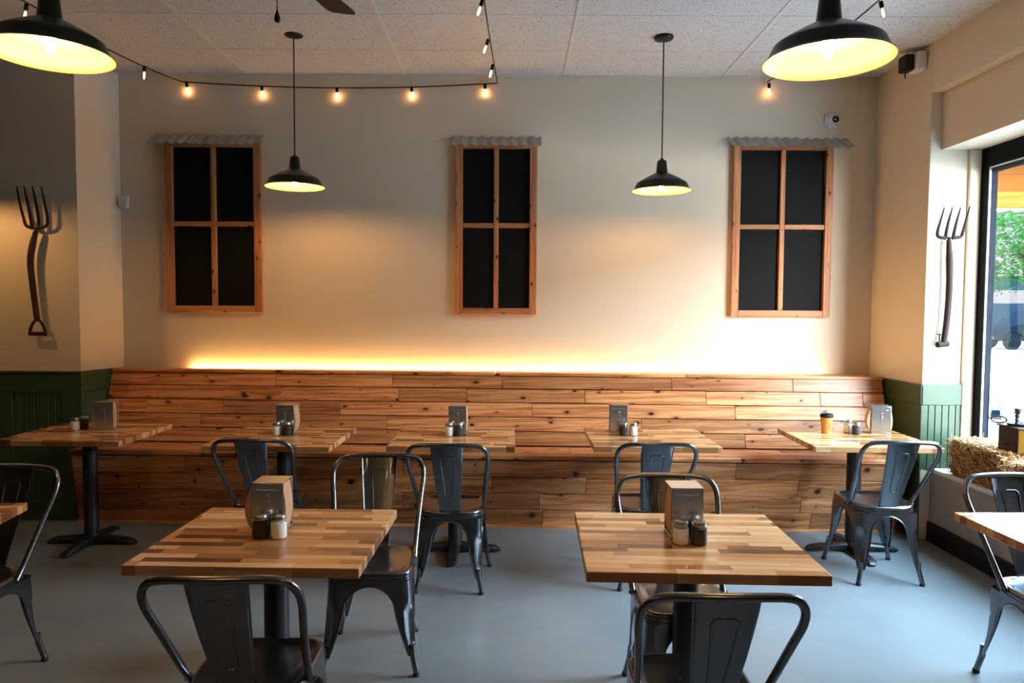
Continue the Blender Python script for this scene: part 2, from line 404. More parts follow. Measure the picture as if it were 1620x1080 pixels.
# ------------------------------------------------------------------ the setting
H = 3.361
XL, XR, YB = -7.2, 2.784, -10.0          # left wall, right column face, rear wall
XK = 2.86                               # knee wall and header face on the right
def build_setting():
    bm = BM(); box(bm, (XL, YB, -0.1), (3.3, 0.0, 0.0)); struct('floor', bm, M['floor'])
    bm = BM(); box(bm, (XL-0.1, 0.0, -0.1), (3.3, 0.12, H+0.1)); struct('wall_back', bm, M['wall'])
    bm = BM(); box(bm, (XL-0.1, YB, -0.1), (XL, 0.0, H+0.1)); struct('wall_left', bm, M['dark_wall'])
    bm = BM(); box(bm, (XL-0.1, YB-0.1, -0.1), (3.3, YB, H+0.1)); struct('wall_rear', bm, M['dark_wall'])
    # the bump-out on the left: a face towards the room and a return to the back wall
    bm = BM(); prism(bm, [(XL, -0.375), (-3.168, -0.375), (-3.056, 0.0), (XL, 0.0)], 0.0, H, 'z'); struct('wall_bump_out', bm, M['wall'])
    # ceiling: panels with metal grid
    bm = BM(); box(bm, (XL, YB, H), (3.3, 0.0, H+0.1)); struct('ceiling', bm, M['ceiling'])
    bm = BM()
    gx = -0.8468
    i = -4
    while gx+i*1.2192 < XR:
        x = gx+i*1.2192
        if x > XL: box(bm, (x-0.012, YB, H-0.004), (x+0.012, -0.001, H+0.004))
        i += 1
    k = 0
    while -(0.5356+k*0.6096) > YB:
        y = -(0.5356+k*0.6096); box(bm, (XL+0.001, y-0.0045, H-0.0025), (XR, y+0.0045, H+0.004)); k += 1
    box(bm, (-3.05, -0.02, H-0.004), (XR, -0.001, H+0.003))
    struct('trim_1', bm, M['tbar'])
    # right side: column, upper band, recessed header, knee wall and sill
    bm = BM(); box(bm, (XR, -0.73, 0), (3.19, 0.0, H)); struct('wall_right_column', bm, M['wall'], bevel=0.006)
    bm = BM()
    prism(bm, [(XR, 3.035), (XR, H), (3.3, H), (3.3, 2.655), (XK, 2.655), (XK, 3.035)], YB, -0.73, 'y'); struct('wall_right', bm, M['wall'])
    bm = BM(); box(bm, (XK, YB, 0), (3.3, -0.73, 0.475)); struct('wall_right_knee', bm, M['wall_grey'])
    bm = BM(); box(bm, (XK-0.004, YB, 0.475), (3.3, -0.73, 0.50)); struct('trim_2', bm, M['wall_white'], bevel=0.004)
    bm = BM(); box(bm, (XK-0.018, YB, 0), (XK, -0.735, 0.135)); struct('baseboard_right', bm, M['black_plastic'], bevel=0.004)
    # window in the right wall
    y0, y1, z0, z1 = -0.735, -2.95, 0.50, 2.655
    yy = y0-0.085
    bm = BM(); box(bm, (XK, YB, 0.50), (3.3, y1, 2.655)); struct('wall_right_pier', bm, M['dark_wall'])
    bm = BM()
    box(bm, (3.12, yy, z0), (3.128, y0, z1)); box(bm, (3.12, y1, z1-0.13), (3.128, yy, z1)); box(bm, (3.12, y1, z0), (3.128, yy, z0+0.05)); box(bm, (3.12, y1, z0+0.05), (3.128, y1+0.125, z1-0.13))
    wn = struct('window_1', bm, M['black_frame'], bevel=0.003)
    bm = BM()
    box(bm, (3.128, yy-0.004, z0+0.05), (3.141, y0, z1-0.13)); box(bm, (3.128, y1+0.125, z1-0.136), (3.141, yy-0.004, z1))
    finish('gasket', bm, M['gasket'], wn)
    bm = BM()
    box(bm, (3.141, yy, z0), (3.188, y0, z1)); box(bm, (3.141, y1+0.125, z1-0.16), (3.188, yy, z1)); box(bm, (3.141, y1, z0), (3.188, yy, z0+0.05)); box(bm, (3.141, y1, z0+0.05), (3.188, y1+0.125, z1))
    finish('outer_frame', bm, M['sky_tint_frame'], wn, bevel=0.003)
    bm = BM(); box(bm, (3.1325, y1+0.10, z0+0.04), (3.1365, yy-0.001, z1-0.12)); finish('pane', bm, M['pane'], wn)
    bm = BM(); box(bm, (3.045, -0.755, 0.50), (3.12, -0.729, 2.653)); struct('trim_3', bm, M['wall'], bevel=0.004)
    # green wainscot on the left bump-out, front face and return
    bm = BM()
    d = Vector((0.112, 0.375, 0)).normalized()
    box(bm, (XL+0.001, -0.390, 0), (-3.172, -0.374, 1.085))
    box(bm, (XL+0.001, -0.402, 0.945), (-3.172, -0.374, 1.085))
    box(bm, (XL+0.001, -0.410, 1.085), (-3.165, -0.374, 1.10))
    for x in (-3.19, -3.70, -4.25, -4.8, -5.4, -6.0): box(bm, (x-0.09 if x < -3.3 else -3.30, -0.402, 0.14), (x+0.04 if x < -3.3 else -3.172, -0.389, 0.945))
    box(bm, (XL+0.001, -0.402, 0), (-3.172, -0.389, 0.14))
    for a in range(40):
        x = -3.32-a*0.052; box(bm, (x-0.022, -0.394, 0.14), (x+0.022, -0.389, 0.945))
    prism(bm, [(-3.176, -0.404), (-3.150, -0.404), (-3.143, -0.372), (-3.176, -0.372)], 0.0, 1.10, 'z')
    struct('trim_4', bm, M['green'], bevel=0.003)
    bm = BM()
    A = Vector((-3.168, -0.375, 0)); B = Vector((-3.056, 0, 0)); n = Vector((d.y, -d.x, 0))
    def ret(bm, z0, z1, th, s0=0.0, s1=1.0):
        a = A.lerp(B, s0); b = A.lerp(B, s1)
        P = [a, a+n*th, b+n*th, b]
        hexa(bm, [p+Vector((0,0,z0)) for p in P]+[p+Vector((0,0,z1)) for p in P])
    ret(bm, 0, 0.95, 0.012); ret(bm, 0.95, 1.10, 0.018)
    struct('trim_5', bm, M['green'], bevel=0.003)
    # green wainscot on the right column
    bm = BM()
    box(bm, (XR-0.015, -0.748, 0.935), (3.068, -0.729, 1.077)); box(bm, (XR-0.017, -0.748, 0.935), (XR+0.001, -0.02, 1.072))
    struct('trim_6', bm, M['green'], bevel=0.004)
    bm = BM()
    box(bm, (XR-0.006, -0.736, 0.50), (3.055, -0.729, 0.936))
    k = 0; x = XR-0.006
    while x < 3.05:
        x2 = min(x+0.0465, 3.055); box(bm, (x+0.0025, -0.742, 0.50), (x2-0.0025, -0.735, 0.936)); x += 0.0465
    box(bm, (XR-0.008, -0.742, 0.0), (XR+0.001, -0.02, 0.936))
    struct('trim_7', bm, M['green'], bevel=0.002)
build_setting()

# ------------------------------------------------------------------ the bench along the back wall
def build_bench():
    t = thing('bench', 'long knotty cedar plank bench with a tall back along the cream wall', 'bench', (0, -0.3, 0))
    o = Vector((0, 0.3, 0))
    def yaw(x): return -0.0236*x
    def px(p, D): return (p-810)*D/1131.6
    def place(P): return [Vector(p)+o for p in P]
    def planks(name, rows, S0, S1, xr, joints, th, D, n_out):
        """rows of planks on a plane that runs from S0(x) at the bottom to S1(x) at the top"""
        bm = BM()
        for r in range(rows):
            t0, t1 = r/rows, (r+1)/rows
            js = [xr[0](t0)]+sorted(px(j, D) for j in joints[rows-1-r])+[xr[1](t0)]
            for a, b in zip(js[:-1], js[1:]):
                g = 0.0013
                def pt(x, tt, out):
                    p = S0(x).lerp(S1(x), tt); return p+n_out*out
                lo, hi = t0+0.002*(r > 0)+0.004, t1-0.004
                xa0 = a+g if a > js[0]+1e-4 else xr[0](lo); xa1 = a+g if a > js[0]+1e-4 else xr[0](hi)
                xb0 = b-g if b < js[-1]-1e-4 else xr[1](lo); xb1 = b-g if b < js[-1]-1e-4 else xr[1](hi)
                P = [pt(xa0, lo, th), pt(xb0, lo, th), pt(xb0, lo, 0), pt(xa0, lo, 0), pt(xa1, hi, th), pt(xb1, hi, th), pt(xb1, hi, 0), pt(xa1, hi, 0)]
                board(bm, place(P), 'x')
        return finish(name, bm, M['cedar'], t, bevel=0.0022, seg=1)
    zc = lambda x: 1.068-0.0035*x
    zs = lambda x: 0.553-0.002*x
    L = lambda a, b: (lambda tt: a+(b-a)*tt)
    planks('backrest', 5, lambda x: Vector((x, -0.325+yaw(x), zs(x)+0.004)), lambda x: Vector((x, -0.19+yaw(x), zc(x))),
           (L(-3.10, -3.075), L(2.755, 2.745)),
           [[428, 616, 791, 1060, 1250], [438, 627, 735.5, 922.6, 1113, 1291, 1357], [222, 346, 535, 839, 1157], [312, 610, 1010, 1330], [480, 700, 1170]],
           0.018, 5.36, Vector((0, -0.965, 0.26)))
    # the core behind the planks, so that the bench is solid
    bm = BM()
    P = []
    for z in (0, 1):
        for x, y in ((-3.09, None), (2.75, None)): pass
    for x in (-3.055, 2.745):
        P.append([Vector((x, -0.05, 0.02)), Vector((x, -0.30+yaw(x), zs(x)-0.03)), Vector((x, -0.175+yaw(x), zc(x)-0.005)), Vector((x, -0.05, zc(x)-0.005))])
    loft(bm, [place(p) for p in P], True, True, True)
    uv, sd = grain_layers(bm)
    finish('core', bm, M['cedar'], t)
    # cap
    bm = BM()
    xs = [-3.068, px(560, 5.4), px(780, 5.4), px(1080, 5.4), 2.752]
    for a, b in zip(xs[:-1], xs[1:]):
        P = []
        for z in (0.001, 0.023):
            P += [(a+0.001, -0.222+yaw(a), zc(a)+z), (b-0.001, -0.222+yaw(b), zc(b)+z), (b-0.001, -0.062, zc(b)+z), (a+0.001, -0.062, zc(a)+z)]
        board(bm, place(P), 'x')
    finish('cap', bm, M['cedar'], t, bevel=0.003)
    # seat boards
    bm = BM()
    xl = lambda y: -3.095-0.05*min(1, max(0, (-0.30-y)/0.3))
    yf = lambda x: -0.662+yaw(x); yk = lambda x: -0.318+yaw(x)
    for k in range(3):
        f0, f1 = k/3, (k+1)/3
        js = [None]+[px(j, 5.1) for j in ([560, 1160], [380, 900, 1330], [700, 1240])[k]]+[None]
        for a, b in zip(js[:-1], js[1:]):
            P = []
            for dz in (-0.028, 0.0):
                xa = a if a is not None else xl(-0.3-0.3*(1-f0)); xb = b if b is not None else 2.755
                g = 0.0012
                y0a, y1a = yf(xa)+(yk(xa)-yf(xa))*f0+g, yf(xa)+(yk(xa)-yf(xa))*f1-g
                y0b, y1b = yf(xb)+(yk(xb)-yf(xb))*f0+g, yf(xb)+(yk(xb)-yf(xb))*f1-g
                P += [(xa+g, y0a, zs(xa)+dz), (xb-g, y0b, zs(xb)+dz), (xb-g, y1b, zs(xb)+dz), (xa+g, y1a, zs(xa)+dz)]
            board(bm, place(P), 'x')
    finish('seat', bm, M['cedar'], t, bevel=0.003)
    planks('apron', 4, lambda x: Vector((x, -0.478+yaw(x), 0.014)), lambda x: Vector((x, -0.632+yaw(x), zs(x)-0.032)),
           (L(-3.180, -3.13), L(2.70, 2.75)),
           [[300, 640, 1150, 1390], [430, 777, 922.6, 1248], [250, 636, 851, 1256], [520, 856, 1275]],
           0.018, 5.15, Vector((0, -0.96, -0.26)))
    bm = BM()
    P = []
    for x in (-3.10, 2.74):
        P.append([Vector((x, -0.06, 0.0)), Vector((x, -0.462+yaw(x), 0.0)), Vector((x, -0.625+yaw(x), zs(x)-0.035)), Vector((x, -0.06, zs(x)-0.035))])
    # notched clear of the bump-out corner
    P[0] = [Vector((-3.06, -0.06, 0.0)), Vector((-3.17, -0.425, 0.0)), Vector((-3.12, -0.54, zs(-3.1)-0.035)), Vector((-3.06, -0.06, zs(-3.1)-0.035))]
    loft(bm, [place(p) for p in P], True, True, True)
    grain_layers(bm)
    finish('base', bm, M['cedar'], t)
    bm = BM()
    P = []
    for z in (0.0, 0.014):
        P += [(-3.19, -0.515+yaw(-3.19), z), (2.72, -0.515+yaw(2.72), z), (2.72, -0.47+yaw(2.72), z), (-3.19, -0.47+yaw(-3.19), z)]
    board(bm, place(P), 'x'); finish('kick_strip', bm, M['cedar'], t)
    # warm light tape behind the cap
    bm = BM(); tube(bm, [(-2.52, -0.028, 1.088), (2.40, -0.028, 1.074)], 0.005, 6)
    tag(finish('light_strip', bm, M['led']), 'glowing warm light strip hidden behind the cap of the cedar bench', 'light strip')
build_bench()

# ------------------------------------------------------------------ chalkboard windows and tin awnings
def build_faux_window(x0, x1, z0, label):
    zt = 2.850; d = 0.045; y0 = -d
    t = thing('chalkboard_window', label, 'chalkboard', ((x0+x1)/2, 0, z0), 0, 'wood framed chalkboard windows on the back wall')
    w = (x1-x0)/2; h = zt-z0; s = 0.056; m = 0.037
    def part(name, lo, hi, along):
        bm = BM(); bboard(bm, lo, hi, along); return finish(name, bm, M['pine'], t, bevel=0.003, seg=1)
    part('stile', (-w, -d, 0), (-w+s, -0.002, h), 'z'); part('stile', (w-s, -d, 0), (w, -0.002, h), 'z')
    part('rail', (-w+s, -d, 0), (w-s, -0.002, 0.05), 'x'); part('rail', (-w+s, -d, h-0.05), (w-s, -0.002, h), 'x')
    part('mullion', (-m/2, -d+0.006, 0.05), (m/2, -0.010, h-0.05), 'z')
    zc = 2.213-z0
    part('crossbar', (-w+s, -d+0.006, zc-m/2), (-m/2, -0.010, zc+m/2), 'x'); part('crossbar', (m/2, -d+0.006, zc-m/2), (w-s, -0.010, zc+m/2), 'x')
    bm = BM(); box(bm, (-w+0.01, -0.012, 0.01), (w-0.01, -0.002, h-0.01)); finish('chalkboard', bm, M['chalk'], t)
build_faux_window(-2.692, -1.955, 1.533, 'wood framed chalkboard window left of the left pendant lamp')
build_faux_window(-0.456, 0.172, 1.527, 'narrow wood framed chalkboard window between the two hanging pendants')
build_faux_window(1.680, 2.445, 1.521, 'wood framed chalkboard window below the dome camera, nearest the right corner')
def build_awning(x0, x1, sheets, label, pitch=0.0762, zt=2.900, flat=False):
    t = thing('tin_awning', label, 'awning', ((x0+x1)/2, 0, zt), 0, 'corrugated tin awnings over the chalkboards')
    c = (x0+x1)/2
    for k, (a, b, lift) in enumerate(sheets):
        bm = BM(); n = int((b-a)/pitch*20); top = []; bot = []
        for side in (0, 1):
            rows = []
            for (y, z) in ((-0.004, -0.004), (-0.05, -0.036), (-0.10, -0.069), (-0.145, -0.100)):
                row = []
                for i in range(n+1):
                    x = a+(b-a)*i/n; q = 0.0060*math.cos(2*PI*(x-a)/pitch)+lift
                    row.append(bm.verts.new((x-c, y-q*0.45-(0.0016 if side else 0)*0.5, z+q*0.95-(0.0016 if side else 0))))
                rows.append(row)
            for r0, r1 in zip(rows[:-1], rows[1:]):
                for i in range(n):
                    f = (r0[i], r0[i+1], r1[i+1], r1[i])
                    bm.faces.new(f if side else f[::-1])
            (top if not side else bot).extend(rows)
        for i in range(n):
            bm.faces.new((top[-1][i], top[-1][i+1], bot[-1][i+1], bot[-1][i])); bm.faces.new((top[0][i+1], top[0][i], bot[0][i], bot[0][i+1]))
        for r in range(3):
            bm.faces.new((top[r][0], top[r+1][0], bot[r+1][0], bot[r][0])); bm.faces.new((top[r+1][n], top[r][n], bot[r][n], bot[r+1][n]))
        finish('sheet', bm, M['tin'], t, angle=70)
build_awning(-2.775, -1.937, [(-2.775, -2.37, 0.004), (-2.40, -1.937, 0.0)], 'corrugated tin awning on the leftmost chalkboard window, over two lapped sheets')
build_awning(-0.480, 0.200, [(-0.480, 0.200, 0.0)], 'short corrugated tin awning on the narrow middle chalkboard window')
build_awning(1.634, 2.556, [(1.634, 2.20, 0.004), (2.17, 2.556, 0.0)], 'wide corrugated tin awning on the chalkboard window near the right corner')

# ------------------------------------------------------------------ pendant lamps
def build_pendant():
    t = thing('pendant_lamp', '-', 'lamp')         # origin at the rim plane
    zc = H-2.362
    bm = BM(); lathe(bm, [(0.002, zc-0.028), (0.030, zc-0.027), (0.058, zc-0.018), (0.064, zc-0.008), (0.064, zc)], cap1=True); finish('canopy', bm, M['shade_out'], t)
    bm = BM(); cyl(bm, (0,0,0.2), (0,0,zc-0.02), 0.0045, 10); finish('cord', bm, M['cord'], t)
    bm = BM(); lathe(bm, [(0.006, 0.212), (0.011, 0.210), (0.013, 0.202), (0.028, 0.196), (0.031, 0.188), (0.038, 0.118), (0.040, 0.112)], cap0=True); finish('socket_neck', bm, M['shade_out'], t)
    bm = BM()
    prof = [(0.039, 0.116), (0.053, 0.110), (0.085, 0.095), (0.122, 0.075), (0.154, 0.056), (0.1635, 0.049), (0.1655, 0.045), (0.172, 0.030), (0.1795, 0.012), (0.184, 0.005), (0.1915, 0.001), (0.192, -0.002)]
    lathe(bm, prof, n=56, mat=0)
    inn = [(0.192, -0.002), (0.1885, 0.0), (0.182, 0.004), (0.177, 0.012), (0.1695, 0.030), (0.162, 0.046), (0.151, 0.0545), (0.119, 0.073), (0.082, 0.092), (0.050, 0.107), (0.022, 0.112)]
    lathe(bm, inn, n=56, mat=1, cap1=True)
    bmesh.ops.remove_doubles(bm, verts=bm.verts[:], dist=0.0003)
    o = finish('lamp_shade', bm, [M['shade_out'], M['shade_in']], t, angle=40, recalc=True)
    bm = BM(); lathe(bm, [(0.001, 0.002), (0.006, 0.004), (0.012, 0.013), (0.0175, 0.030), (0.019, 0.046), (0.0165, 0.064), (0.013, 0.076), (0.0125, 0.085)], n=20, cap0=True, cap1=True); b = finish('bulb', bm, M['bulb'], t)
    bm = BM(); lathe(bm, [(0.016, 0.082), (0.018, 0.086), (0.018, 0.112)], n=20, cap0=True); finish('bulb_holder', bm, M['black_plastic'], t)
    return t
pend = Maker(build_pendant())
G = 'dark green barn pendant lamps'
pend.place((-1.460, -0.80, 2.374), 0, 'pendant lamp on a long cord near the back wall, left one', G)
pend.place((0.970, -0.81, 2.360), 0, 'pendant lamp on a long cord near the back wall, between middle and right chalkboards', G)
pend.place((0.964, -3.33, 2.356), 0, 'large nearby pendant lamp with glowing yellow inside, upper right', G)
pend.place((-1.557, -3.16, 2.420), 0, 'large nearby pendant lamp cut off by the upper left corner', G)
pend.place((-3.886, -0.98, 2.362), 0, 'pendant lamp by the left pitchfork, just outside the view', G)

pend.place((-1.50, -5.80, 2.38), 0, 'added unseen pendant lamp behind the viewpoint, filling light from the left', G)  # this lamp and the next are added out of view to light camera-facing surfaces
pend.place((1.02, -5.85, 2.38), 0, 'added unseen pendant lamp behind the viewpoint, filling light from the right', G)

# ------------------------------------------------------------------ string lights
def build_string(name, label, pts, bulbs):
    t = thing(name, label, 'string lights', pts[0], 0, 'string lights on black cord')
    o = Vector(pts[0])
    bm = BM(); tube(bm, [Vector(p)-o for p in pts], 0.0048, 6); finish('cord', bm, M['cord'], t)
    for (p, tilt) in bulbs:
        p = Vector(p)-o
        R = Matrix.Translation(p) @ Matrix.Rotation(tilt[0], 4, 'X') @ Matrix.Rotation(tilt[1], 4, 'Y')
        bm = BM(); lathe(bm, [(0.004, 0.004), (0.010, 0.002), (0.0115, -0.002), (0.0115, -0.030), (0.010, -0.034)], n=14, cap0=True, cap1=True, M=R); s = finish('socket', bm, M['black_plastic'], t)
        bm = BM(); lathe(bm, [(0.008, -0.034), (0.011, -0.042), (0.0165, -0.058), (0.0175, -0.070), (0.014, -0.086), (0.007, -0.098), (0.0025, -0.104)], n=16, cap0=True, cap1=True, M=R); finish('bulb', bm, M['fairy_glass'], s)
        bm = BM(); lathe(bm, [(0.003, -0.040), (0.0055, -0.050), (0.0065, -0.066), (0.0045, -0.082), (0.001, -0.088)], n=10, cap0=True, cap1=True, M=R); finish('filament', bm, M['fairy'], s)
def sag(a, b, n, s):
    a, b = Vector(a), Vector(b)
    return [a.lerp(b, i/n)-Vector((0,0,s*4*(i/n)*(1-i/n))) for i in range(n+1)]
hk1, hk2, hk3 = (-2.560, -0.018, 3.298), (-0.138, -0.018, 3.298), (1.927, -0.018, 3.318)
run = sag((-2.98, -3.6, 3.33), (-2.79, -1.40, 3.305), 8, 0.03)[:-1]+sag((-2.79, -1.40, 3.305), hk1, 10, 0.035)[:-1]+sag(hk1, hk2, 16, 0.042)[:-1]+sag(hk2, (-0.185, -1.55, 3.325), 8, 0.02)[:-1]+sag((-0.185, -1.55, 3.325), (-0.24, -3.6, 3.33), 6, 0.03)
build_string('string_lights', 'string of glowing bulbs looping from upper left along the back wall', run,
    [((-2.795, -1.42, 3.298), (0.15, 0.3)), ((-2.69, -0.93, 3.272), (0.1, 0)), ((-2.622, -0.45, 3.270), (0.1, 0.12)), ((-2.52, -0.022, 3.290), (0.04, 0)), ((-1.943, -0.022, 3.266), (0.04, 0)), ((-1.368, -0.022, 3.256), (0.04, 0)), ((-0.795, -0.022, 3.264), (0.04, 0)), ((-0.232, -0.022, 3.288), (0.04, 0)),
     ((-0.160, -0.46, 3.290), (0.2, 0.25)), ((-0.176, -0.93, 3.292), (0.2, 0.35)), ((-0.188, -1.48, 3.310), (0.2, 0.35))])
run2 = sag(hk3, (2.045, -1.50, 3.325), 8, 0.03)[:-1]+sag((2.045, -1.50, 3.325), (2.2, -3.6, 3.33), 6, 0.03)
build_string('string_lights', 'short run of string bulbs from the hook above the right chalkboard', run2,
    [((1.935, -0.040, 3.300), (0.05, -0.1)), ((1.99, -0.78, 3.285), (0.1, 0.1)), ((2.048, -1.48, 3.312), (0.1, -0.3))])

# ------------------------------------------------------------------ ceiling fan
def build_fan():
    c = Vector((-0.985, -2.68, 3.0))
    t = thing('ceiling_fan', 'dark ceiling fan of which one blade tip and the pull chain show', 'fan', c)
    bm = BM(); lathe(bm, [(0.05, -0.09), (0.085, -0.07), (0.10, -0.03), (0.125, 0.0), (0.125, 0.07), (0.09, 0.11), (0.03, 0.13)], cap0=True, cap1=True); finish('motor', bm, M['fan'], t)
    bm = BM(); cyl(bm, (0,0,0.1), (0,0,H-3.0-0.05), 0.014); finish('downrod', bm, M['fan'], t)
    bm = BM(); lathe(bm, [(0.02, H-3.0-0.07), (0.06, H-3.0-0.05), (0.075, H-3.0)], cap0=True, cap1=True); finish('canopy', bm, M['fan'], t)
    a0 = math.atan2(0.97, 0.235)
    for k in range(5):
        R = Matrix.Rotation(a0+k*2*PI/5, 4, 'Z') @ Matrix.Rotation(0.20, 4, 'X')
        bm = BM()
        poly = [(0.20, -0.058), (0.60, -0.075), (0.625, -0.068), (0.632, -0.055), (0.632, 0.055), (0.625, 0.068), (0.60, 0.075), (0.20, 0.058)]
        A = [bm.verts.new(R @ Vector((u, v, 0.004))) for u, v in poly]; B = [bm.verts.new(R @ Vector((u, v, -0.004))) for u, v in poly]
        bm.faces.new(A); bm.faces.new(B[::-1])
        for i in range(8): bm.faces.new((A[i], B[i], B[(i+1) % 8], A[(i+1) % 8]))
        b = finish('blade', bm, M['fan'], t)
        bm = BM(); box(bm, (0.10, -0.018, -0.012), (0.27, 0.018, -0.004), R); finish('blade_bracket', bm, M['fan'], b)
    bm = BM(); cyl(bm, (0.03, 0, -0.08), (0.03, 0, -0.235), 0.0022, 6); pc = finish('pull_chain', bm, M['black_plastic'], t)
    bm = BM(); lathe(bm, [(0.002, -0.232), (0.005, -0.245), (0.011, -0.262), (0.0125, -0.272), (0.009, -0.283), (0.003, -0.286)], (0.03, 0, 0), 14, cap0=True, cap1=True); finish('pull', bm, M['black_plastic'], pc)
build_fan()

# ------------------------------------------------------------------ metal chairs
def build_chair():
    t = thing('metal_chair', '-', 'chair')          # faces +y, origin on the floor
    m = M['chair']
    # seat: pressed pan
    def outline(off, z, n=64, dish=0):
        pts = []
        for i in range(n):
            a = 2*PI*i/n; c, s = math.cos(a), math.sin(a)
            e = 0.36 if s > 0 else 0.52
            hw = 0.182+0.006*s
            x = (hw-off)*math.copysign(abs(c)**e, c); y = 0.012+(0.188-off)*math.copysign(abs(s)**e, s)
            pts.append((x, y, z+dish*(-(y)*0.02)))
        return pts
    bm = BM()
    rings = [outline(0.004, 0.404), outline(0.0, 0.406), outline(0.0, 0.416), outline(0.0035, 0.418), outline(0.0035, 0.421), outline(0.0, 0.423), outline(0.0, 0.436), outline(0.002, 0.442), outline(0.007, 0.4475), outline(0.014, 0.449), outline(0.024, 0.447), outline(0.038, 0.441), outline(0.06, 0.4385), outline(0.11, 0.437), outline(0.16, 0.437)]
    loft(bm, rings, True, False, True)
    loft(bm, [outline(0.006, 0.406), outline(0.006, 0.43), outline(0.05, 0.434)], True, False, True)
    seat = finish('seat', bm, m, t, angle=50)
    for (x, y) in ((0, 0.02), (0.03, 0.05), (-0.03, 0.05), (0.03, -0.01), (-0.03, -0.01)):
        bm = BM(); lathe(bm, [(0.0042, 0.4366), (0.0042, 0.4376)], (x, y, 0), 10, cap1=True)
        finish('drain_hole', bm, M['rubber'], seat)
    # legs: folded sheet, wide at the seat and arched towards the next leg
    zt, za, zb, zf = 0.408, 0.390, 0.300, 0.088
    Zs = [zt, 0.40, za, 0.3885, 0.385, 0.379, 0.371, 0.360, 0.348, 0.334, 0.318, 0.300, 0.275, 0.245, 0.215, 0.18, 0.15, 0.125, 0.105, zf]
    for sx in (-1, 1):
        for sy in (-1, 1):
            hx0, hy0 = 0.176, (0.196 if sy > 0 else 0.172)
            hx1, hy1 = (0.196, 0.212) if sy > 0 else (0.176, 0.212)
            yc = 0.012
            bm = BM(); rows = []; lipA = []; lipB = []
            for z in Zs:
                k = (zt-z)/(zt-zf); kk = k**1.15
                cx = hx0+(hx1-hx0)*kk; cy = hy0+(hy1-hy0)*kk
                w0 = 0.074-0.048*(max(0, (zb-z)/(zb-zf))**1.35) if z < zb else 0.074
                def wid(full):
                    if z >= za: return full
                    if z <= zb: return w0
                    q = (z-zb)/(za-zb); return full-(full-w0)*math.sqrt(max(0, 1-q**1.7))
                wa, wb = wid(cx), wid(cy-yc*sy)
                r = min(0.035, wa*0.62)
                P = [(cx-wa, cy), (cx-wa*0.5-r*0.5, cy), (cx-r, cy)]
                dent = 0.014*min(1, (0.315-z)/0.03, (z-0.095)/0.05) if 0.095 < z < 0.315 else 0
                for j, a in enumerate((18, 45, 72)):
                    a = math.radians(a); e = dent*(1.0 if j == 1 else 0.75)
                    P.append((cx-r+r*math.sin(a)-e*math.sin(a), cy-r+r*math.cos(a)-e*math.cos(a)))
                P += [(cx, cy-r), (cx, cy-wb*0.5-r*0.5), (cx, cy-wb)]
                rows.append([Vector((sx*p[0], sy*p[1], z)) for p in P])
                if z <= za: lipA.append(rows[-1][0]); lipB.append(rows[-1][-1])
            inner = []
            for row in rows:
                cen = Vector((row[4].x*0.6, row[4].y*0.6, row[4].z))
                inner.append([p+(cen-p).normalized()*0.002 for p in row])
            loft(bm, rows, False); loft(bm, inner, False)
            for a in (0, -1):
                for q in range(len(rows)-1):
                    vs = [bm.verts.new(p) for p in (rows[q][a], rows[q+1][a], inner[q+1][a], inner[q][a])]; bm.faces.new(vs)
            bmesh.ops.remove_doubles(bm, verts=bm.verts[:], dist=0.00005)
            tube(bm, lipA, 0.0040, 8); tube(bm, lipB, 0.0040, 8)
            b = rows[-1]; c0 = (b[0]+b[-1]+b[4])/3
            foot = Vector((sx*(hx1+0.006), sy*(hy1+0.003), 0.012))
            top = c0+Vector((0, 0, 0.045))
            tube(bm, [top, c0, c0.lerp(foot, 0.5), foot], [0.010, 0.0135, 0.0128, 0.0125], 12)
            leg = finish('leg', bm, m, t, angle=45)
            bm = BM(); lathe(bm, [(0.0135, 0.0), (0.0145, 0.003), (0.0145, 0.014), (0.0128, 0.018)], (foot.x, foot.y, 0), 14, cap0=True, cap1=True)
            finish('rubber_foot', bm, M['rubber'], leg)
    # tubular hoop
    half = [(0.184, -0.045, 0.428), (0.187, -0.085, 0.475), (0.196, -0.150, 0.570), (0.209, -0.220, 0.680), (0.218, -0.262, 0.750), (0.214, -0.285, 0.797), (0.190, -0.303, 0.832), (0.150, -0.313, 0.845), (0.075, -0.322, 0.849)]
    pts = half+[(0, -0.325, 0.8495)]+[(-x, y, z) for x, y, z in half[::-1]]
    bm = BM(); tube(bm, smooth_path(pts, 5), 0.0122, 12)
    for s in (-1, 1):
        tube(bm, [(s*0.176, -0.052, 0.433), (s*0.201, -0.052, 0.433)], [0.008, 0.006], 8)
    finish('back_hoop', bm, m, t, angle=60)
    # central splat with a pressed panel
    prof = [(0.848, -0.322, 0.087), (0.80, -0.308, 0.084), (0.74, -0.287, 0.0795), (0.66, -0.256, 0.073), (0.58, -0.222, 0.0655), (0.51, -0.192, 0.059), (0.465, -0.174, 0.055), (0.447, -0.166, 0.054), (0.436, -0.155, 0.054)]
    def at(z):
        for (a, b) in zip(prof[:-1], prof[1:]):
            if a[0] >= z >= b[0]:
                k = (a[0]-z)/(a[0]-b[0]); return a[1]+(b[1]-a[1])*k, a[2]+(b[2]-a[2])*k
    bm = BM(); fr, bk = [], []
    for z, y, hw in prof:
        row = []
        for q in (-1, -0.94, -0.6, -0.2, 0.2, 0.6, 0.94, 1):
            row.append(Vector((q*hw, y+0.004*(1-q*q)*-1+(0.007 if abs(q) == 1 else 0), z)))
        fr.append(row); bk.append([p+Vector((0, -0.0022, -0.0008)) for p in row])
    loft(bm, fr, False); loft(bm, bk, False)
    for rows_ in (fr, bk): pass
    for a in (0, -1):
        tube(bm, [(p+q)/2 for p, q in zip([r[a] for r in fr], [r[a] for r in bk])], 0.0026, 6)
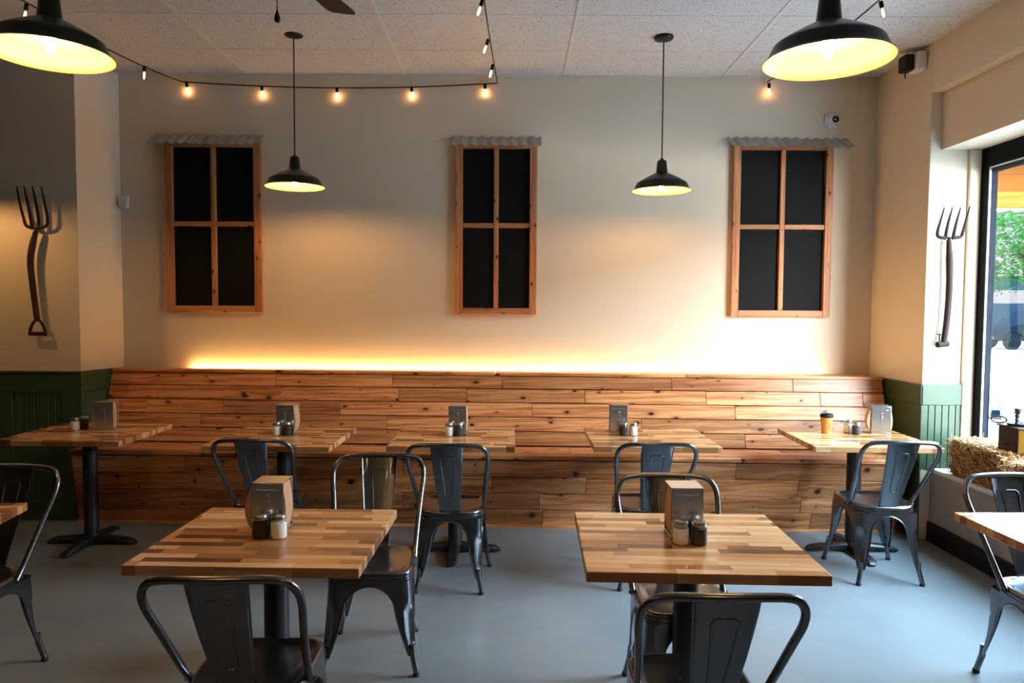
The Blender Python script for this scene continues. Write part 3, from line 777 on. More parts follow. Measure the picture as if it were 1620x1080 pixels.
    for side, off in ((1, 0.0), (-1, -0.0022)):
        zt_, zb_ = 0.785, 0.545
        w0, w1 = 0.036, 0.020
        path = []
        def pp(x, z):
            y, hw = at(z); q = x/hw; return Vector((x, y-0.004*(1-q*q)+off, z))
        path = [pp(-w1, zb_+0.012), pp(-w0, zt_-0.018), pp(-w0+0.004, zt_-0.006), pp(-w0+0.014, zt_), pp(w0-0.014, zt_), pp(w0-0.004, zt_-0.006), pp(w0, zt_-0.018), pp(w1, zb_+0.012), pp(w1-0.008, zb_), pp(-w1+0.008, zb_)]
        q2 = []
        for a, b in zip(path, path[1:]+path[:1]):
            for k in range(6):
                p = a.lerp(b, k/6); q2.append(pp(p.x, p.z))
        tube(bm, q2, 0.0042, 8, closed=True, flat=0.8)
    finish('back_splat', bm, m, t, angle=50)
    return t
chair = Maker(build_chair())
GC = 'dark metal bistro chairs'
D = math.radians
def put_chair(x, y, deg, label): return chair.place((x, y, 0), D(deg), label, GC)
put_chair(-0.350, -1.490, -1.5, 'metal chair pulled up to the middle table along the bench, whole back in view')
put_chair(2.173, -1.335, -1.0, 'metal chair at the coffee cup table near the window')
put_chair(0.780, -1.430, 0.5, 'metal chair at the bench-side table right of the middle one, behind another chair')
put_chair(-1.450, -1.390, 1.0, 'metal chair at the bench-side table left of the middle one')
put_chair(-0.636, -2.392, 185.3, 'metal chair facing us on the far right side of the front left table')
put_chair(0.670, -2.785, 180.5, 'metal chair facing us behind the napkin holder of the front right table')
put_chair(-0.817, -3.374, 1.5, 'nearest metal chair, back to us, at the front left table')
put_chair(0.548, -3.470, 0.0, 'nearest metal chair, back to us, at the front right table')
put_chair(-2.270, -2.690, 180.0, 'metal chair cut off by the left edge behind a dim table corner')
put_chair(2.212, -2.742, 180.0, 'metal chair cut off by the right edge, shining under the window')

# ------------------------------------------------------------------ tables
def build_table():
    t = thing('cafe_table', '-', 'table')
    bm = BM(); box(bm, (-0.3855, -0.3331, 0.716), (0.3855, 0.3331, 0.750)); finish('tabletop', bm, M['butcher'], t, bevel=0.0025)
    bm = BM(); lathe(bm, [(0.052, 0.036), (0.052, 0.060), (0.046, 0.064), (0.0445, 0.070), (0.0445, 0.700)], n=28, cap0=True, cap1=True); finish('column', bm, M['black_metal'], t)
    bm = BM()
    for k in range(2): box(bm, (-0.23, -0.022, 0.702), (0.23, 0.022, 0.716), Matrix.Rotation(k*PI/2, 4, 'Z'))
    finish('mounting_plate', bm, M['black_metal'], t)
    for k in range(4):
        R = Matrix.Rotation(k*PI/2, 4, 'Z'); bm = BM(); rings = []
        for (r, z0, z1, w) in ((0.0, 0.012, 0.062, 0.034), (0.05, 0.012, 0.060, 0.036), (0.12, 0.022, 0.052, 0.034), (0.20, 0.020, 0.045, 0.033), (0.265, 0.012, 0.036, 0.032), (0.290, 0.009, 0.020, 0.022), (0.297, 0.009, 0.014, 0.014)):
            rings.append([R @ Vector((r, q, z)) for q, z in ((-w, z0), (w, z0), (w, z1-0.012 if z1-z0 > 0.02 else z1), (w*0.7, z1), (-w*0.7, z1), (-w, z1-0.012 if z1-z0 > 0.02 else z1))])
        loft(bm, rings); a = finish('base_arm', bm, M['black_metal'], t, angle=30)
        bm = BM(); p = R @ Vector((0.262, 0, 0)); lathe(bm, [(0.012, 0), (0.012, 0.006), (0.006, 0.008), (0.006, 0.016)], (p.x, p.y, 0), 12, cap0=True, cap1=True); finish('levelling_foot', bm, M['lid'], a)
    return t
tab = Maker(build_table())
GT = 'butcher block pedestal tables'
TABLES = {
 'L1': (-2.800, -0.905, -1.0, 'wooden pedestal table in the far left corner beside the green wainscot'),
 'L2': (-1.474, -1.037, -1.3, 'wooden pedestal table by the bench below the left pendant lamp'),
 'C': (-0.378, -1.012, 0.0, 'wooden pedestal table by the bench below the narrow middle chalkboard'),
 'R1': (0.871, -0.990, -0.3, 'wooden pedestal table by the bench below the right hanging pendant'),
 'R2': (2.225, -0.960, -1.2, 'wooden pedestal table by the bench holding the orange coffee cup'),
 'NL': (-0.875, -3.001, -1.15, 'large nearby wooden table in front, left of centre'),
 'NR': (0.625, -3.037, -1.7, 'large nearby wooden table in front, right of centre'),
 'FL': (-2.395, -2.985, 8.0, 'wooden table of which one dim corner shows at the left edge'),
 'FR': (2.215, -2.990, 1.5, 'wooden table reflecting the window, cut off by the right edge')}
for k, (x, y, a, lab) in TABLES.items(): tab.place((x, y, 0), D(a), lab, GT)

# ------------------------------------------------------------------ things on the tables
TZ = 0.7501
def build_dispenser():
    t = thing('napkin_dispenser', '-', 'napkin dispenser')
    w, d, h = 0.058, 0.058, 0.190
    bm = BM()
    box(bm, (-w-0.002, -d, 0.0), (w+0.002, d, 0.012)); finish('base', bm, M['chrome'], t, bevel=0.002)
    bm = BM()
    for s in (-1, 1):
        y0, y1 = (s*d, s*(d-0.003)); lo, hi = min(y0, y1), max(y0, y1)
        box(bm, (-w, lo, 0.012), (w, hi, h-0.004))
        f = s*d
        # raised frame and slot pressed in the face
        def strip(x0, x1, z0, z1, e=0.0016): box(bm, (x0, min(f, f+s*e), z0), (x1, max(f, f+s*e), z1))
        strip(-w+0.016, w-0.016, h-0.029, h-0.025)
        strip(-0.006, 0.006, 0.06, h-0.062, 0.003)
        lathe(bm, [(0.007, 0.0), (0.0055, 0.0025), (0.001, 0.0035)], n=14, cap1=True, M=Matrix.Translation((0, f, h-0.05)) @ Matrix.Rotation(s*-PI/2, 4, 'X'))
    box(bm, (-w-0.001, -d, h-0.004), (w+0.001, d, h))
    finish('casing', bm, M['chrome'], t, bevel=0.002)
    return t
def add_napkins(t, left, right):
    bm = BM()
    for s, amt in ((-1, left), (1, right)):
        n = 14; rows = []
        for i in range(n+1):
            z = 0.0125+(0.170)*i/n; k = i/n
            x = s*(0.050+amt*(math.sin(PI*(k**0.8))**0.8*0.9+0.12))
            rows.append([(x, y, z) for y in (-0.049, -0.030, -0.01, 0.01, 0.030, 0.049)])
        A = [[Vector((p[0]-s*0.003*((j % 2))+0.0, p[1], p[2])) for j, p in enumerate(r)] for r in rows]
        ring = []
        for r in A: ring.append(r+[Vector((s*0.004, 0.049, r[0].z)), Vector((s*0.004, -0.049, r[0].z))])
        loft(bm, ring)
    return finish('napkin_stack', bm, M['kraft'], t, angle=50)
def put_dispenser(x, y, deg, left, right, label):
    t = build_dispenser(); add_napkins(t, left, right)
    t.location = (x, y, TZ); t.rotation_euler = (0, 0, D(deg)); t['label'] = label; t['group'] = 'steel napkin dispensers'
put_dispenser(-2.735, -0.820, 14, 0.020, 0.004, 'steel napkin dispenser on the far left corner table')
put_dispenser(-1.490, -0.900, -2, 0.004, 0.016, 'steel napkin dispenser on the bench-side table below the left pendant')
put_dispenser(-0.365, -0.895, -2, 0.004, 0.010, 'steel napkin dispenser on the bench-side table below the middle chalkboard')
put_dispenser(0.705, -0.800, -4, 0.010, 0.004, 'steel napkin dispenser on the bench-side table below the right hanging pendant')
put_dispenser(2.470, -0.790, -16, 0.034, 0.020, 'steel napkin dispenser bulging with napkins on the coffee cup table')
put_dispenser(-0.903, -2.947, 0.5, 0.036, 0.012, 'steel napkin dispenser on the front left table')
put_dispenser(0.625, -2.985, 0, 0.010, 0.004, 'steel napkin dispenser on the front right table')
def build_shaker(name, fill):
    t = thing(name, '-', 'shaker')
    bm = BM()
    lathe(bm, [(0.0255, 0.0), (0.0285, 0.003), (0.0290, 0.008), (0.0290, 0.054), (0.0275, 0.060), (0.0235, 0.066), (0.0235, 0.071)], n=28, cap0=True)
    finish('jar', bm, M['glass'], t)
    bm = BM(); lathe(bm, [(0.0262, 0.0025), (0.0280, 0.006), (0.0280, 0.053), (0.0262, 0.058)], n=24, cap0=True, cap1=True); finish('filling', bm, M[fill], t)
    bm = BM(); lathe(bm, [(0.0250, 0.068), (0.0258, 0.069), (0.0258, 0.080), (0.0245, 0.083), (0.016, 0.0850), (0.001, 0.0855)], n=28, cap0=True, cap1=True)
    ld = finish('lid', bm, M['lid'], t)
    bm = BM()
    for k in range(7):
        a = k*PI/3; r = 0 if k == 6 else 0.010
        lathe(bm, [(0.0014, 0.0850), (0.0014, 0.0862)], (r*math.cos(a), r*math.sin(a), 0), 8, cap1=True)
    finish('shaker_hole', bm, M['rubber'], ld)
    bm = BM(); tube(bm, smooth_path([(0.0285, 0, 0.050), (0.040, 0, 0.050), (0.0465, 0, 0.040), (0.046, 0, 0.024), (0.040, 0, 0.015), (0.0285, 0, 0.014)], 4), 0.0036, 8); finish('handle', bm, M['glass'], t)
    return t
salt, pepper = Maker(build_shaker('salt_shaker', 'salt')), Maker(build_shaker('pepper_shaker', 'pepper'))
SH = [('L1', (-2.925, -0.855), (-2.905, -0.790), 200, 40, 'far left corner table'),
      ('L2', (-1.535, -0.992), (-1.468, -0.994), 200, 0, 'bench-side table below the left pendant'),
      ('C', (-0.418, -0.986), (-0.355, -0.986), 170, 0, 'bench-side table below the middle chalkboard'),
      ('R1', (0.783, -0.938), (0.720, -0.940), 10, 190, 'bench-side table below the right hanging pendant'),
      ('R2', (2.262, -0.785), (2.285, -0.850), 190, 0, 'table with the coffee cup'),
      ('NL', (-0.850, -3.042), (-0.916, -3.044), 0, 70, 'front left table'),
      ('NR', (0.594, -3.078), (0.657, -3.086), 160, 60, 'front right table')]
for _, s, p, a, b, where in SH:
    salt.place((s[0], s[1], TZ), D(a), 'glass mug shaker of white salt on the '+where, 'salt shakers')
    pepper.place((p[0], p[1], TZ), D(b), 'glass mug shaker of dark pepper on the '+where, 'pepper shakers')
def build_cup():
    t = thing('coffee_cup', 'orange paper coffee cup with black lid on the table near the window', 'cup', (2.108, -0.800, TZ))
    bm = BM(); lathe(bm, [(0.027, 0.0), (0.0285, 0.002), (0.0395, 0.108), (0.0410, 0.110), (0.0410, 0.113), (0.038, 0.113)], n=32, cap0=True, cap1=True); c = finish('cup_body', bm, M['cup'], t)
    bm = BM(); lathe(bm, [(0.0415, 0.108), (0.0435, 0.110), (0.0435, 0.117), (0.0400, 0.120), (0.0385, 0.130), (0.036, 0.132), (0.033, 0.128), (0.001, 0.127)], n=32, cap0=True, cap1=True); finish('cup_lid', bm, M['black_plastic'], t)
    # the dark printed squiggle on the cup
    bm = BM()
    def on(a, z):
        r = 0.0285+(z-0.002)*0.1038+0.0006; return Vector((r*math.sin(a), -r*math.cos(a), z))
    for path in ([(0.10, 0.060), (0.22, 0.052), (0.36, 0.056), (0.44, 0.068)], [(0.22, 0.052), (0.30, 0.042), (0.46, 0.040)], [(0.02, 0.040), (0.14, 0.032), (0.30, 0.028), (0.52, 0.030)], [(0.44, 0.068), (0.36, 0.072), (0.26, 0.068)]):
        tube(bm, smooth_path([on(a, z) for a, z in path], 4), 0.0013, 6)
    finish('printed_mark', bm, M['black_plastic'], c)
build_cup()

# ------------------------------------------------------------------ pitchforks
def build_fork(name, label, loc, mirror, pts, grip):
    t = thing(name, label, 'pitchfork', loc)
    tines, shaft, neck = pts
    bm = BM()
    for tn in tines:
        P = smooth_path(tn, 5); n = len(P); tube(bm, P, [0.0120-0.0080*(1-i/(n-1))**2 for i in range(n)], 8)
    tube(bm, smooth_path(neck, 4), 0.0105, 8); finish('fork_head', bm, M['iron'], t)
    bm = BM(); P = smooth_path(shaft, 6); n = len(P)
    tube(bm, P, [0.0235-0.004*i/(n-1) if i > n*0.22 else 0.0155+0.008*i/(n*0.22) for i in range(n)], 12); finish('shaft', bm, M['old_wood'], t)
    bm = BM()
    if grip == 'D':
        e = Vector(shaft[-1])
        tube(bm, smooth_path([e+Vector((0,0,0.02)), e+Vector((-0.030,0,-0.010)), e+Vector((-0.052,0,-0.055)), e+Vector((-0.056,0,-0.085))], 4), 0.0105, 8)
        tube(bm, smooth_path([e+Vector((0,0,0.02)), e+Vector((0.030,0,-0.010)), e+Vector((0.052,0,-0.055)), e+Vector((0.056,0,-0.085))], 4), 0.0105, 8)
        cyl(bm, e+Vector((-0.062,0,-0.088)), e+Vector((0.062,0,-0.088)), 0.0145, 12)
    else:
        e = Vector(shaft[-1])
        cyl(bm, e+Vector((-0.048,-0.010,-0.006)), e+Vector((0.030,0.006,0.0)), 0.020, 14); cyl(bm, e+Vector((-0.028,0,0.012)), e+Vector((-0.028,0,0.07)), 0.005, 8); cyl(bm, e+Vector((-0.045,0,0.066)), e+Vector((0.0,0,0.058)), 0.004, 8)
    finish('grip', bm, M['old_wood'] if grip == 'D' else M['iron'], t)
# left: hangs on the bump-out face
def ofs(L, o): return [tuple(Vector(p)-Vector(o)) for p in L]
oL = (-3.45, -0.425, 1.90)
tl = [[(-3.552, -0.450, 2.425), (-3.540, -0.438, 2.31), (-3.520, -0.430, 2.20), (-3.505, -0.427, 2.150), (-3.460, -0.425, 2.130)],
      [(-3.500, -0.450, 2.430), (-3.484, -0.438, 2.31), (-3.470, -0.430, 2.20), (-3.466, -0.427, 2.14)],
      [(-3.439, -0.450, 2.428), (-3.425, -0.438, 2.31), (-3.415, -0.430, 2.20), (-3.418, -0.427, 2.14)],
      [(-3.378, -0.450, 2.424), (-3.362, -0.438, 2.31), (-3.350, -0.430, 2.20), (-3.362, -0.427, 2.150), (-3.420, -0.425, 2.130)]]
build_fork('pitchfork', 'old pitchfork with a loop grip hung on the dim left wall', oL, 1,
    ([ofs(x, oL) for x in tl], ofs([(-3.440, -0.425, 2.11), (-3.470, -0.425, 1.99), (-3.482, -0.428, 1.88), (-3.468, -0.425, 1.68), (-3.447, -0.422, 1.462)], oL), ofs([(-3.440, -0.425, 2.135), (-3.441, -0.425, 2.09)], oL)), 'D')
oR = (2.91, -0.775, 1.85)
tr = [[(2.858, -0.79, 2.265), (2.838, -0.782, 2.17), (2.824, -0.778, 2.10), (2.836, -0.775, 2.072), (2.885, -0.775, 2.063)],
      [(2.912, -0.79, 2.268), (2.893, -0.782, 2.17), (2.882, -0.778, 2.09), (2.885, -0.775, 2.066)],
      [(2.966, -0.79, 2.266), (2.947, -0.782, 2.17), (2.934, -0.778, 2.09), (2.936, -0.775, 2.066)],
      [(3.028, -0.79, 2.272), (3.006, -0.782, 2.17), (2.992, -0.778, 2.10), (2.980, -0.775, 2.072), (2.925, -0.775, 2.063)]]
build_fork('pitchfork', 'rusty pitchfork hung on the bright wall beside the window', oR, 1,
    ([ofs(x, oR) for x in tr], ofs([(2.905, -0.775, 2.05), (2.912, -0.777, 1.90), (2.916, -0.778, 1.72), (2.908, -0.777, 1.52), (2.893, -0.775, 1.355)], oR), ofs([(2.905, -0.775, 2.07), (2.905, -0.775, 2.03)], oR)), 'T')

# ------------------------------------------------------------------ small devices on the walls
t = thing('motion_sensor', 'small white motion sensor in the upper left wall corner', 'sensor', (-3.018, -0.022, 2.376))
bm = BM(); hexa(bm, [(-0.030,-0.028,-0.048),(0.034,-0.028,-0.048),(0.030,0.021,-0.044),(-0.026,0.021,-0.044),(-0.040,-0.024,0.05),(0.042,-0.024,0.05),(0.036,0.021,0.05),(-0.034,0.021,0.05)]); finish('housing', bm, M['white_plastic'], t, bevel=0.006, seg=3)
bm = BM(); hexa(bm, [(-0.022,-0.0305,-0.034),(0.024,-0.0305,-0.034),(0.024,-0.026,-0.034),(-0.022,-0.026,-0.034),(-0.027,-0.0285,0.006),(0.029,-0.0285,0.006),(0.029,-0.022,0.006),(-0.027,-0.022,0.006)]); finish('lens', bm, M['wall_white'], t, bevel=0.001)
t = thing('security_camera', 'white dome security camera above the right chalkboard', 'camera', (2.434, 0, 3.028))
bm = BM()
def sq(r, y, e=0.55):
    return [(r*math.copysign(abs(math.cos(2*PI*i/40))**e, math.cos(2*PI*i/40)), y, r*math.copysign(abs(math.sin(2*PI*i/40))**e, math.sin(2*PI*i/40))) for i in range(40)]
loft(bm, [sq(0.054, -0.001), sq(0.054, -0.016), sq(0.050, -0.023), sq(0.042, -0.026, 0.8)]); finish('mounting_plate', bm, M['white_plastic'], t)
bm = BM(); Rm = Matrix.Translation((0.004, -0.02, 0.0)) @ Matrix.Rotation(PI/2, 4, 'X'); lathe(bm, [(0.041, 0.0), (0.040, 0.012), (0.034, 0.026), (0.024, 0.037), (0.010, 0.042), (0.001, 0.043)], n=28, cap0=True, cap1=True, M=Rm); dm = finish('dome', bm, M['white_plastic'], t)
bm = BM(); Rm2 = Matrix.Translation((0.010, -0.052, 0.001)) @ Matrix.Rotation(PI/2, 4, 'X'); lathe(bm, [(0.027, -0.006), (0.027, 0.008), (0.025, 0.0105), (0.001, 0.0105)], n=24, cap0=True, cap1=True, M=Rm2); finish('lens', bm, M['black_plastic'], dm)
bm = BM()
for (x, z) in ((-0.036, 0.034), (-0.036, -0.036), (0.036, -0.036)): lathe(bm, [(0.0045, 0.0), (0.0045, 0.002)], n=10, cap1=True, M=Matrix.Translation((x, -0.0245, z)) @ Matrix.Rotation(PI/2, 4, 'X'))
finish('screw', bm, M['rubber'], t)
t = thing('wall_speaker', 'small black box on a pale bracket under the ceiling of the right column', 'speaker', (2.74, -0.60, 3.26))
bm = BM(); box(bm, (-0.03, -0.075, -0.055), (0.044, 0.055, 0.072)); finish('bracket', bm, M['wall_white'], t, bevel=0.018, seg=3)
bm = BM(); box(bm, (-0.092, -0.045, -0.048), (-0.030, 0.055, 0.058)); bx_ = finish('housing', bm, M['black_plastic'], t, bevel=0.008, seg=2)
bm = BM(); cyl(bm, (-0.072, 0.0, -0.046), (-0.069, 0.0, -0.095), 0.004, 8); finish('stub', bm, M['black_plastic'], bx_)

# ------------------------------------------------------------------ on the window sill
def straw_mat():
    t = NT('straw'); at = t.n('Attribute', attribute_name='seed'); s = t.sep(at.outputs['Vector'])
    t.set(col=t.ramp(s[0], [(0, (0.20,0.085,0.025)), (0.55, (0.42,0.215,0.07)), (1, (0.70,0.48,0.22))]), rough=0.6); return t.m
M['straw'] = straw_mat(); M['hay'] = plain('packed_hay', (0.12,0.052,0.017), 0.9, var=0.5, scale=70)
def build_bale(loc, sx, sy, sz, n, label, seed):
    rnd = random.Random(seed)
    t = thing('hay_bale', label, 'hay bale', loc, 0, 'little hay bales on the window sill')
    bm = BM(); bmesh.ops.create_cube(bm, size=1)
    bmesh.ops.subdivide_edges(bm, edges=bm.edges[:], cuts=12, use_grid_fill=True)
    for v in bm.verts:
        c = v.co; r = Vector((c.x*sx, c.y*sy, c.z*sz))
        q = max(abs(c.x), abs(c.y), abs(c.z)); k = (abs(c.x) > 0.45)+(abs(c.y) > 0.45)+(abs(c.z) > 0.45)
        r *= (1-0.03*(k-1)); e = mnoise.noise(r*38)*0.010+mnoise.noise(r*90)*0.006
        r += c.normalized()*e
        r.z += sz/2
        if r.z < 0.004: r.z = 0.004
        v.co = r
    finish('packed_hay', bm, M['hay'], t, angle=80)
    bm = BM(); sd = bm.loops.layers.float_color.new('seed')
    for i in range(n):
        face = rnd.choice('llllffttttrk'); a, b = rnd.uniform(-0.5, 0.5), rnd.uniform(-0.5, 0.5)
        p, nn = {'l': (Vector((-sx/2, a*sy, (b+0.5)*sz)), Vector((-1,0,0))), 'r': (Vector((sx/2, a*sy, (b+0.5)*sz)), Vector((1,0,0))), 'f': (Vector((a*sx, -sy/2, (b+0.5)*sz)), Vector((0,-1,0))), 'k': (Vector((a*sx, sy/2, (b+0.5)*sz)), Vector((0,1,0))), 't': (Vector((a*sx, b*sy, sz)), Vector((0,0,1)))}[face]
        d = Vector((rnd.gauss(0,1), rnd.gauss(0,1.2), rnd.gauss(0,0.7))); d -= nn*d.dot(nn)*rnd.choice((0.95, 0.95, 0.85, 0.6)); d.normalize()
        if d.dot(nn) < 0: d = -d
        ln = rnd.uniform(0.03, 0.10); w = rnd.uniform(0.0010, 0.0021)
        s0 = p+nn*0.004-d*ln*0.35; s1 = s0+d*ln*0.5+nn*rnd.uniform(0.001, 0.007); s2 = s0+d*ln
        side = d.cross(nn).normalized()*w
        if min(s0.z, s2.z, s1.z) < 0.004: continue
        L = [[bm.verts.new(s+side), bm.verts.new(s-side), bm.verts.new(s+nn*w*1.2)] for s in (s0, s1, s2)]
        c = rnd.random()
        for A, B in zip(L[:-1], L[1:]):
            for q in range(3):
                f = bm.faces.new((A[q], A[(q+1) % 3], B[(q+1) % 3], B[q]))
                for l in f.loops: l[sd] = (c, c, c, 1)
    o = finish('loose_straw', bm, M['straw'], t); o['kind'] = 'stuff'
build_bale((2.985, -1.155, 0.5), 0.205, 0.50, 0.235, 1900, 'brown hay bale on the sill beside the green beadboard', 3)
build_bale((2.985, -1.745, 0.5), 0.210, 0.48, 0.205, 1400, 'pale hay bale on the sill, cut off by the right edge', 5)
t = thing('wooden_box', 'small dark wooden box with a drawer, standing on the hay bale', 'box', (3.015, -1.345, 0.742))
bm = BM(); box(bm, (-0.062, -0.085, 0.0), (0.062, 0.085, 0.143)); finish('case', bm, M['old_wood'], t, bevel=0.002)
bm = BM(); box(bm, (-0.070, -0.095, 0.143), (0.070, 0.095, 0.153)); finish('lid', bm, M['old_wood'], t, bevel=0.003)
bm = BM(); box(bm, (-0.066, -0.070, 0.015), (-0.062, 0.070, 0.075)); dr = finish('drawer', bm, M['old_wood'], t, bevel=0.0015)
bm = BM(); lathe(bm, [(0.004, 0), (0.007, 0.008), (0.006, 0.013), (0.001, 0.014)], n=12, cap1=True, M=Matrix.Translation((-0.066, 0, 0.045)) @ Matrix.Rotation(-PI/2, 4, 'Y')); finish('knob', bm, M['iron'], dr)
bm = BM(); box(bm, (-0.058, -0.0865, 0.006), (0.058, -0.085, 0.138)); finish('end_panel', bm, M['porch_beam'], t)  # paler sheet, the window light on this face is put into its colour
t = thing('candle_holder', 'dark iron candle holder with a ring handle on the wooden box', 'candle holder', (3.012, -1.335, 0.8952))
bm = BM(); lathe(bm, [(0.02, 0.0), (0.045, 0.001), (0.060, 0.014), (0.063, 0.017), (0.060, 0.017), (0.044, 0.006), (0.012, 0.006), (0.012, 0.012)], n=28, cap0=True, cap1=True); finish('dish', bm, M['black_metal'], t)
bm = BM(); tube(bm, [(-0.707*(0.092+0.040*math.cos(2*PI*i/24)), 0.707*(0.092+0.040*math.cos(2*PI*i/24)), 0.027+0.020*math.sin(2*PI*i/24)) for i in range(24)], 0.0055, 8, closed=True); finish('ring_handle', bm, M['black_metal'], t)
bm = BM(); lathe(bm, [(0.012, 0.010), (0.009, 0.025), (0.014, 0.034), (0.009, 0.044), (0.015, 0.062), (0.009, 0.070), (0.016, 0.088), (0.017, 0.105), (0.010, 0.105)], n=18, cap0=True, cap1=True)
tube(bm, smooth_path([(0, 0.010, 0.065), (0, 0.026, 0.078), (0, 0.030, 0.070), (0, 0.022, 0.062)], 4), 0.003, 6); tube(bm, smooth_path([(0, -0.010, 0.065), (0, -0.026, 0.090), (0, -0.034, 0.100)], 4), 0.003, 6); finish('stem', bm, M['black_metal'], t)

# ------------------------------------------------------------------ outside the window
M['pavement'] = plain('pale_pavement', (0.20,0.20,0.20), 0.85, var=0.06, scale=0.7)
M['asphalt'] = plain('pale_road', (0.15,0.15,0.155), 0.85, var=0.05, scale=0.5)
M['kerb'] = plain('kerb_concrete', (0.20,0.205,0.20), 0.85)
M['truck'] = plain('dark_truck_paint', (0.0014,0.0036,0.0064), 0.5, 0, spec=0.0)
M['tyre'] = plain('tyre', (0.0030,0.0045,0.0060), 0.9, spec=0.0)
M['rim'] = plain('alloy', (0.022,0.023,0.024), 0.6, 0, spec=0.0)
M['dark_glass'] = plain('dark_glass', (0.0035,0.0085,0.013), 0.4, spec=0.0)
M['brick'] = None
def brick_mat():
    t = NT('red_brick'); b = t.n('TexBrick'); b.inputs['Scale'].default_value = 4.0
    b.inputs['Color1'].default_value = (0.045,0.012,0.010,1); b.inputs['Color2'].default_value = (0.036,0.010,0.009,1); b.inputs['Mortar'].default_value = (0.050,0.035,0.032,1)
    x, y, z = t.sep(t.obj()); t.l(t.comb(x, z, 0.0), b.inputs['Vector']); t.set(col=b.outputs['Color'], rough=0.85, spec=0.0); return t.m
M['brick'] = brick_mat()
M['stucco'] = plain('pale_stucco', (0.042,0.034,0.031), 0.85, var=0.04, scale=2, spec=0.0)
M['bark'] = plain('bark', (0.010,0.007,0.006), 0.9, var=0.3, scale=10, spec=0.0)
def leaf_mat(name, a, b):
    t = NT(name); at = t.n('Attribute', attribute_name='seed'); s = t.sep(at.outputs['Vector'])
    t.set(col=t.ramp(s[0], [(0, a), (1, b)]), rough=0.8, spec=0.0)
    tl = t.n('BsdfTranslucent'); tl.inputs[0].default_value = (*b, 1)
    ad = t.n('MixShader'); ad.inputs[0].default_value = 0.35; t.l(t.b.outputs[0], ad.inputs[1]); t.l(tl.outputs[0], ad.inputs[2]); t.l(ad.outputs[0], t.out.inputs[0]); return t.m
M['leaf'] = leaf_mat('leaf_green', (0.004,0.018,0.0035), (0.010,0.042,0.007))
M['overexposed_leaf'] = leaf_mat('leaf_overexposed', (0.014,0.028,0.015), (0.030,0.048,0.030))  # overexposure of the leaves put into their colour as a paler tone
GZ = -0.30
bm = BM(); box(bm, (3.35, -14, GZ-0.2), (16.5, 90, GZ)); box(bm, (XL-0.1, 3.0, GZ-0.2), (3.35, 90, GZ)); struct('pavement', bm, M['pavement'])
bm = BM(); box(bm, (16.7, -14, GZ-0.22), (90, 90, GZ-0.02)); struct('road', bm, M['asphalt'])
bm = BM(); box(bm, (16.5, -14, GZ-0.2), (16.7, 90, GZ+0.03)); struct('kerb', bm, M['kerb'])
bm = BM(); box(bm, (3.3, YB, GZ-0.2), (3.35, 0.12, 0.49)); box(bm, (3.3, YB, 2.66), (3.35, 0.12, H+0.3)); box(bm, (3.19, -0.60, 0.49), (3.3, 0.0, 2.66)); box(bm, (3.3, YB, 0.49), (3.35, -2.98, 2.66)); struct('wall_facade', bm, M['stucco'])
def build_porch():
    t = thing('porch_roof', 'orange timber porch roof with a tin edge seen through the window', 'porch roof', (3.4, 0.9, 2.4))
    o = Vector((3.4, 0.9, 2.4))
    bm = BM()
    for k in range(5): bboard(bm, (0.0, 0.02, 0.235+k*0.17), (3.4, 0.05, 0.402+k*0.17), 'x')
    finish('end_panel', bm, M['porch_wood'], t)
    bm = BM(); bboard(bm, (0.0, -0.06, 0.10), (3.4, 0.06, 0.235), 'x'); finish('beam', bm, M['porch_beam'], t, bevel=0.004)
    bm = BM()
    n = 160
    for s in (0, 1):
        pass
    A = [bm.verts.new((3.4*i/n, -0.02, 0.095)) for i in range(n+1)]; B = [bm.verts.new((3.4*i/n, -0.02+0.004*math.sin(i*0.9), 0.070+0.010*math.cos(i*0.9))) for i in range(n+1)]
    A2 = [bm.verts.new((3.4*i/n, -0.016, 0.095)) for i in range(n+1)]; B2 = [bm.verts.new((3.4*i/n, -0.016+0.004*math.sin(i*0.9), 0.070+0.010*math.cos(i*0.9))) for i in range(n+1)]
    for i in range(n):
        bm.faces.new((A[i], B[i], B[i+1], A[i+1])); bm.faces.new((A2[i+1], B2[i+1], B2[i], A2[i])); bm.faces.new((B[i], B2[i], B2[i+1], B[i+1]))
    finish('tin_edge', bm, M['tin'], t)
    for y in (-0.15, -0.75, -1.35):
        bm = BM(); board(bm, [(0.9, y-0.02, 0.66), (3.4, y-0.02, -0.35), (3.4, y+0.02, -0.35), (0.9, y+0.02, 0.66), (0.9, y-0.02, 0.80), (3.4, y-0.02, -0.21), (3.4, y+0.02, -0.21), (0.9, y+0.02, 0.80)], 'x'); finish('rafter', bm, M['porch_beam'], t)
    bm = BM(); board(bm, [(0.0, -1.6, 1.05), (0.95, -1.6, 0.80), (0.95, 0.05, 0.80), (0.0, 0.05, 1.05), (0.0, -1.6, 1.08), (0.95, -1.6, 0.83), (0.95, 0.05, 0.83), (0.0, 0.05, 1.08)], 'y'); finish('roof_panel', bm, M['porch_wood'], t)
    bm = BM(); bboard(bm, (3.30, -0.05, GZ-2.4), (3.40, 0.05, 0.10), 'z'); finish('post', bm, M['porch_beam'], t)
build_porch()
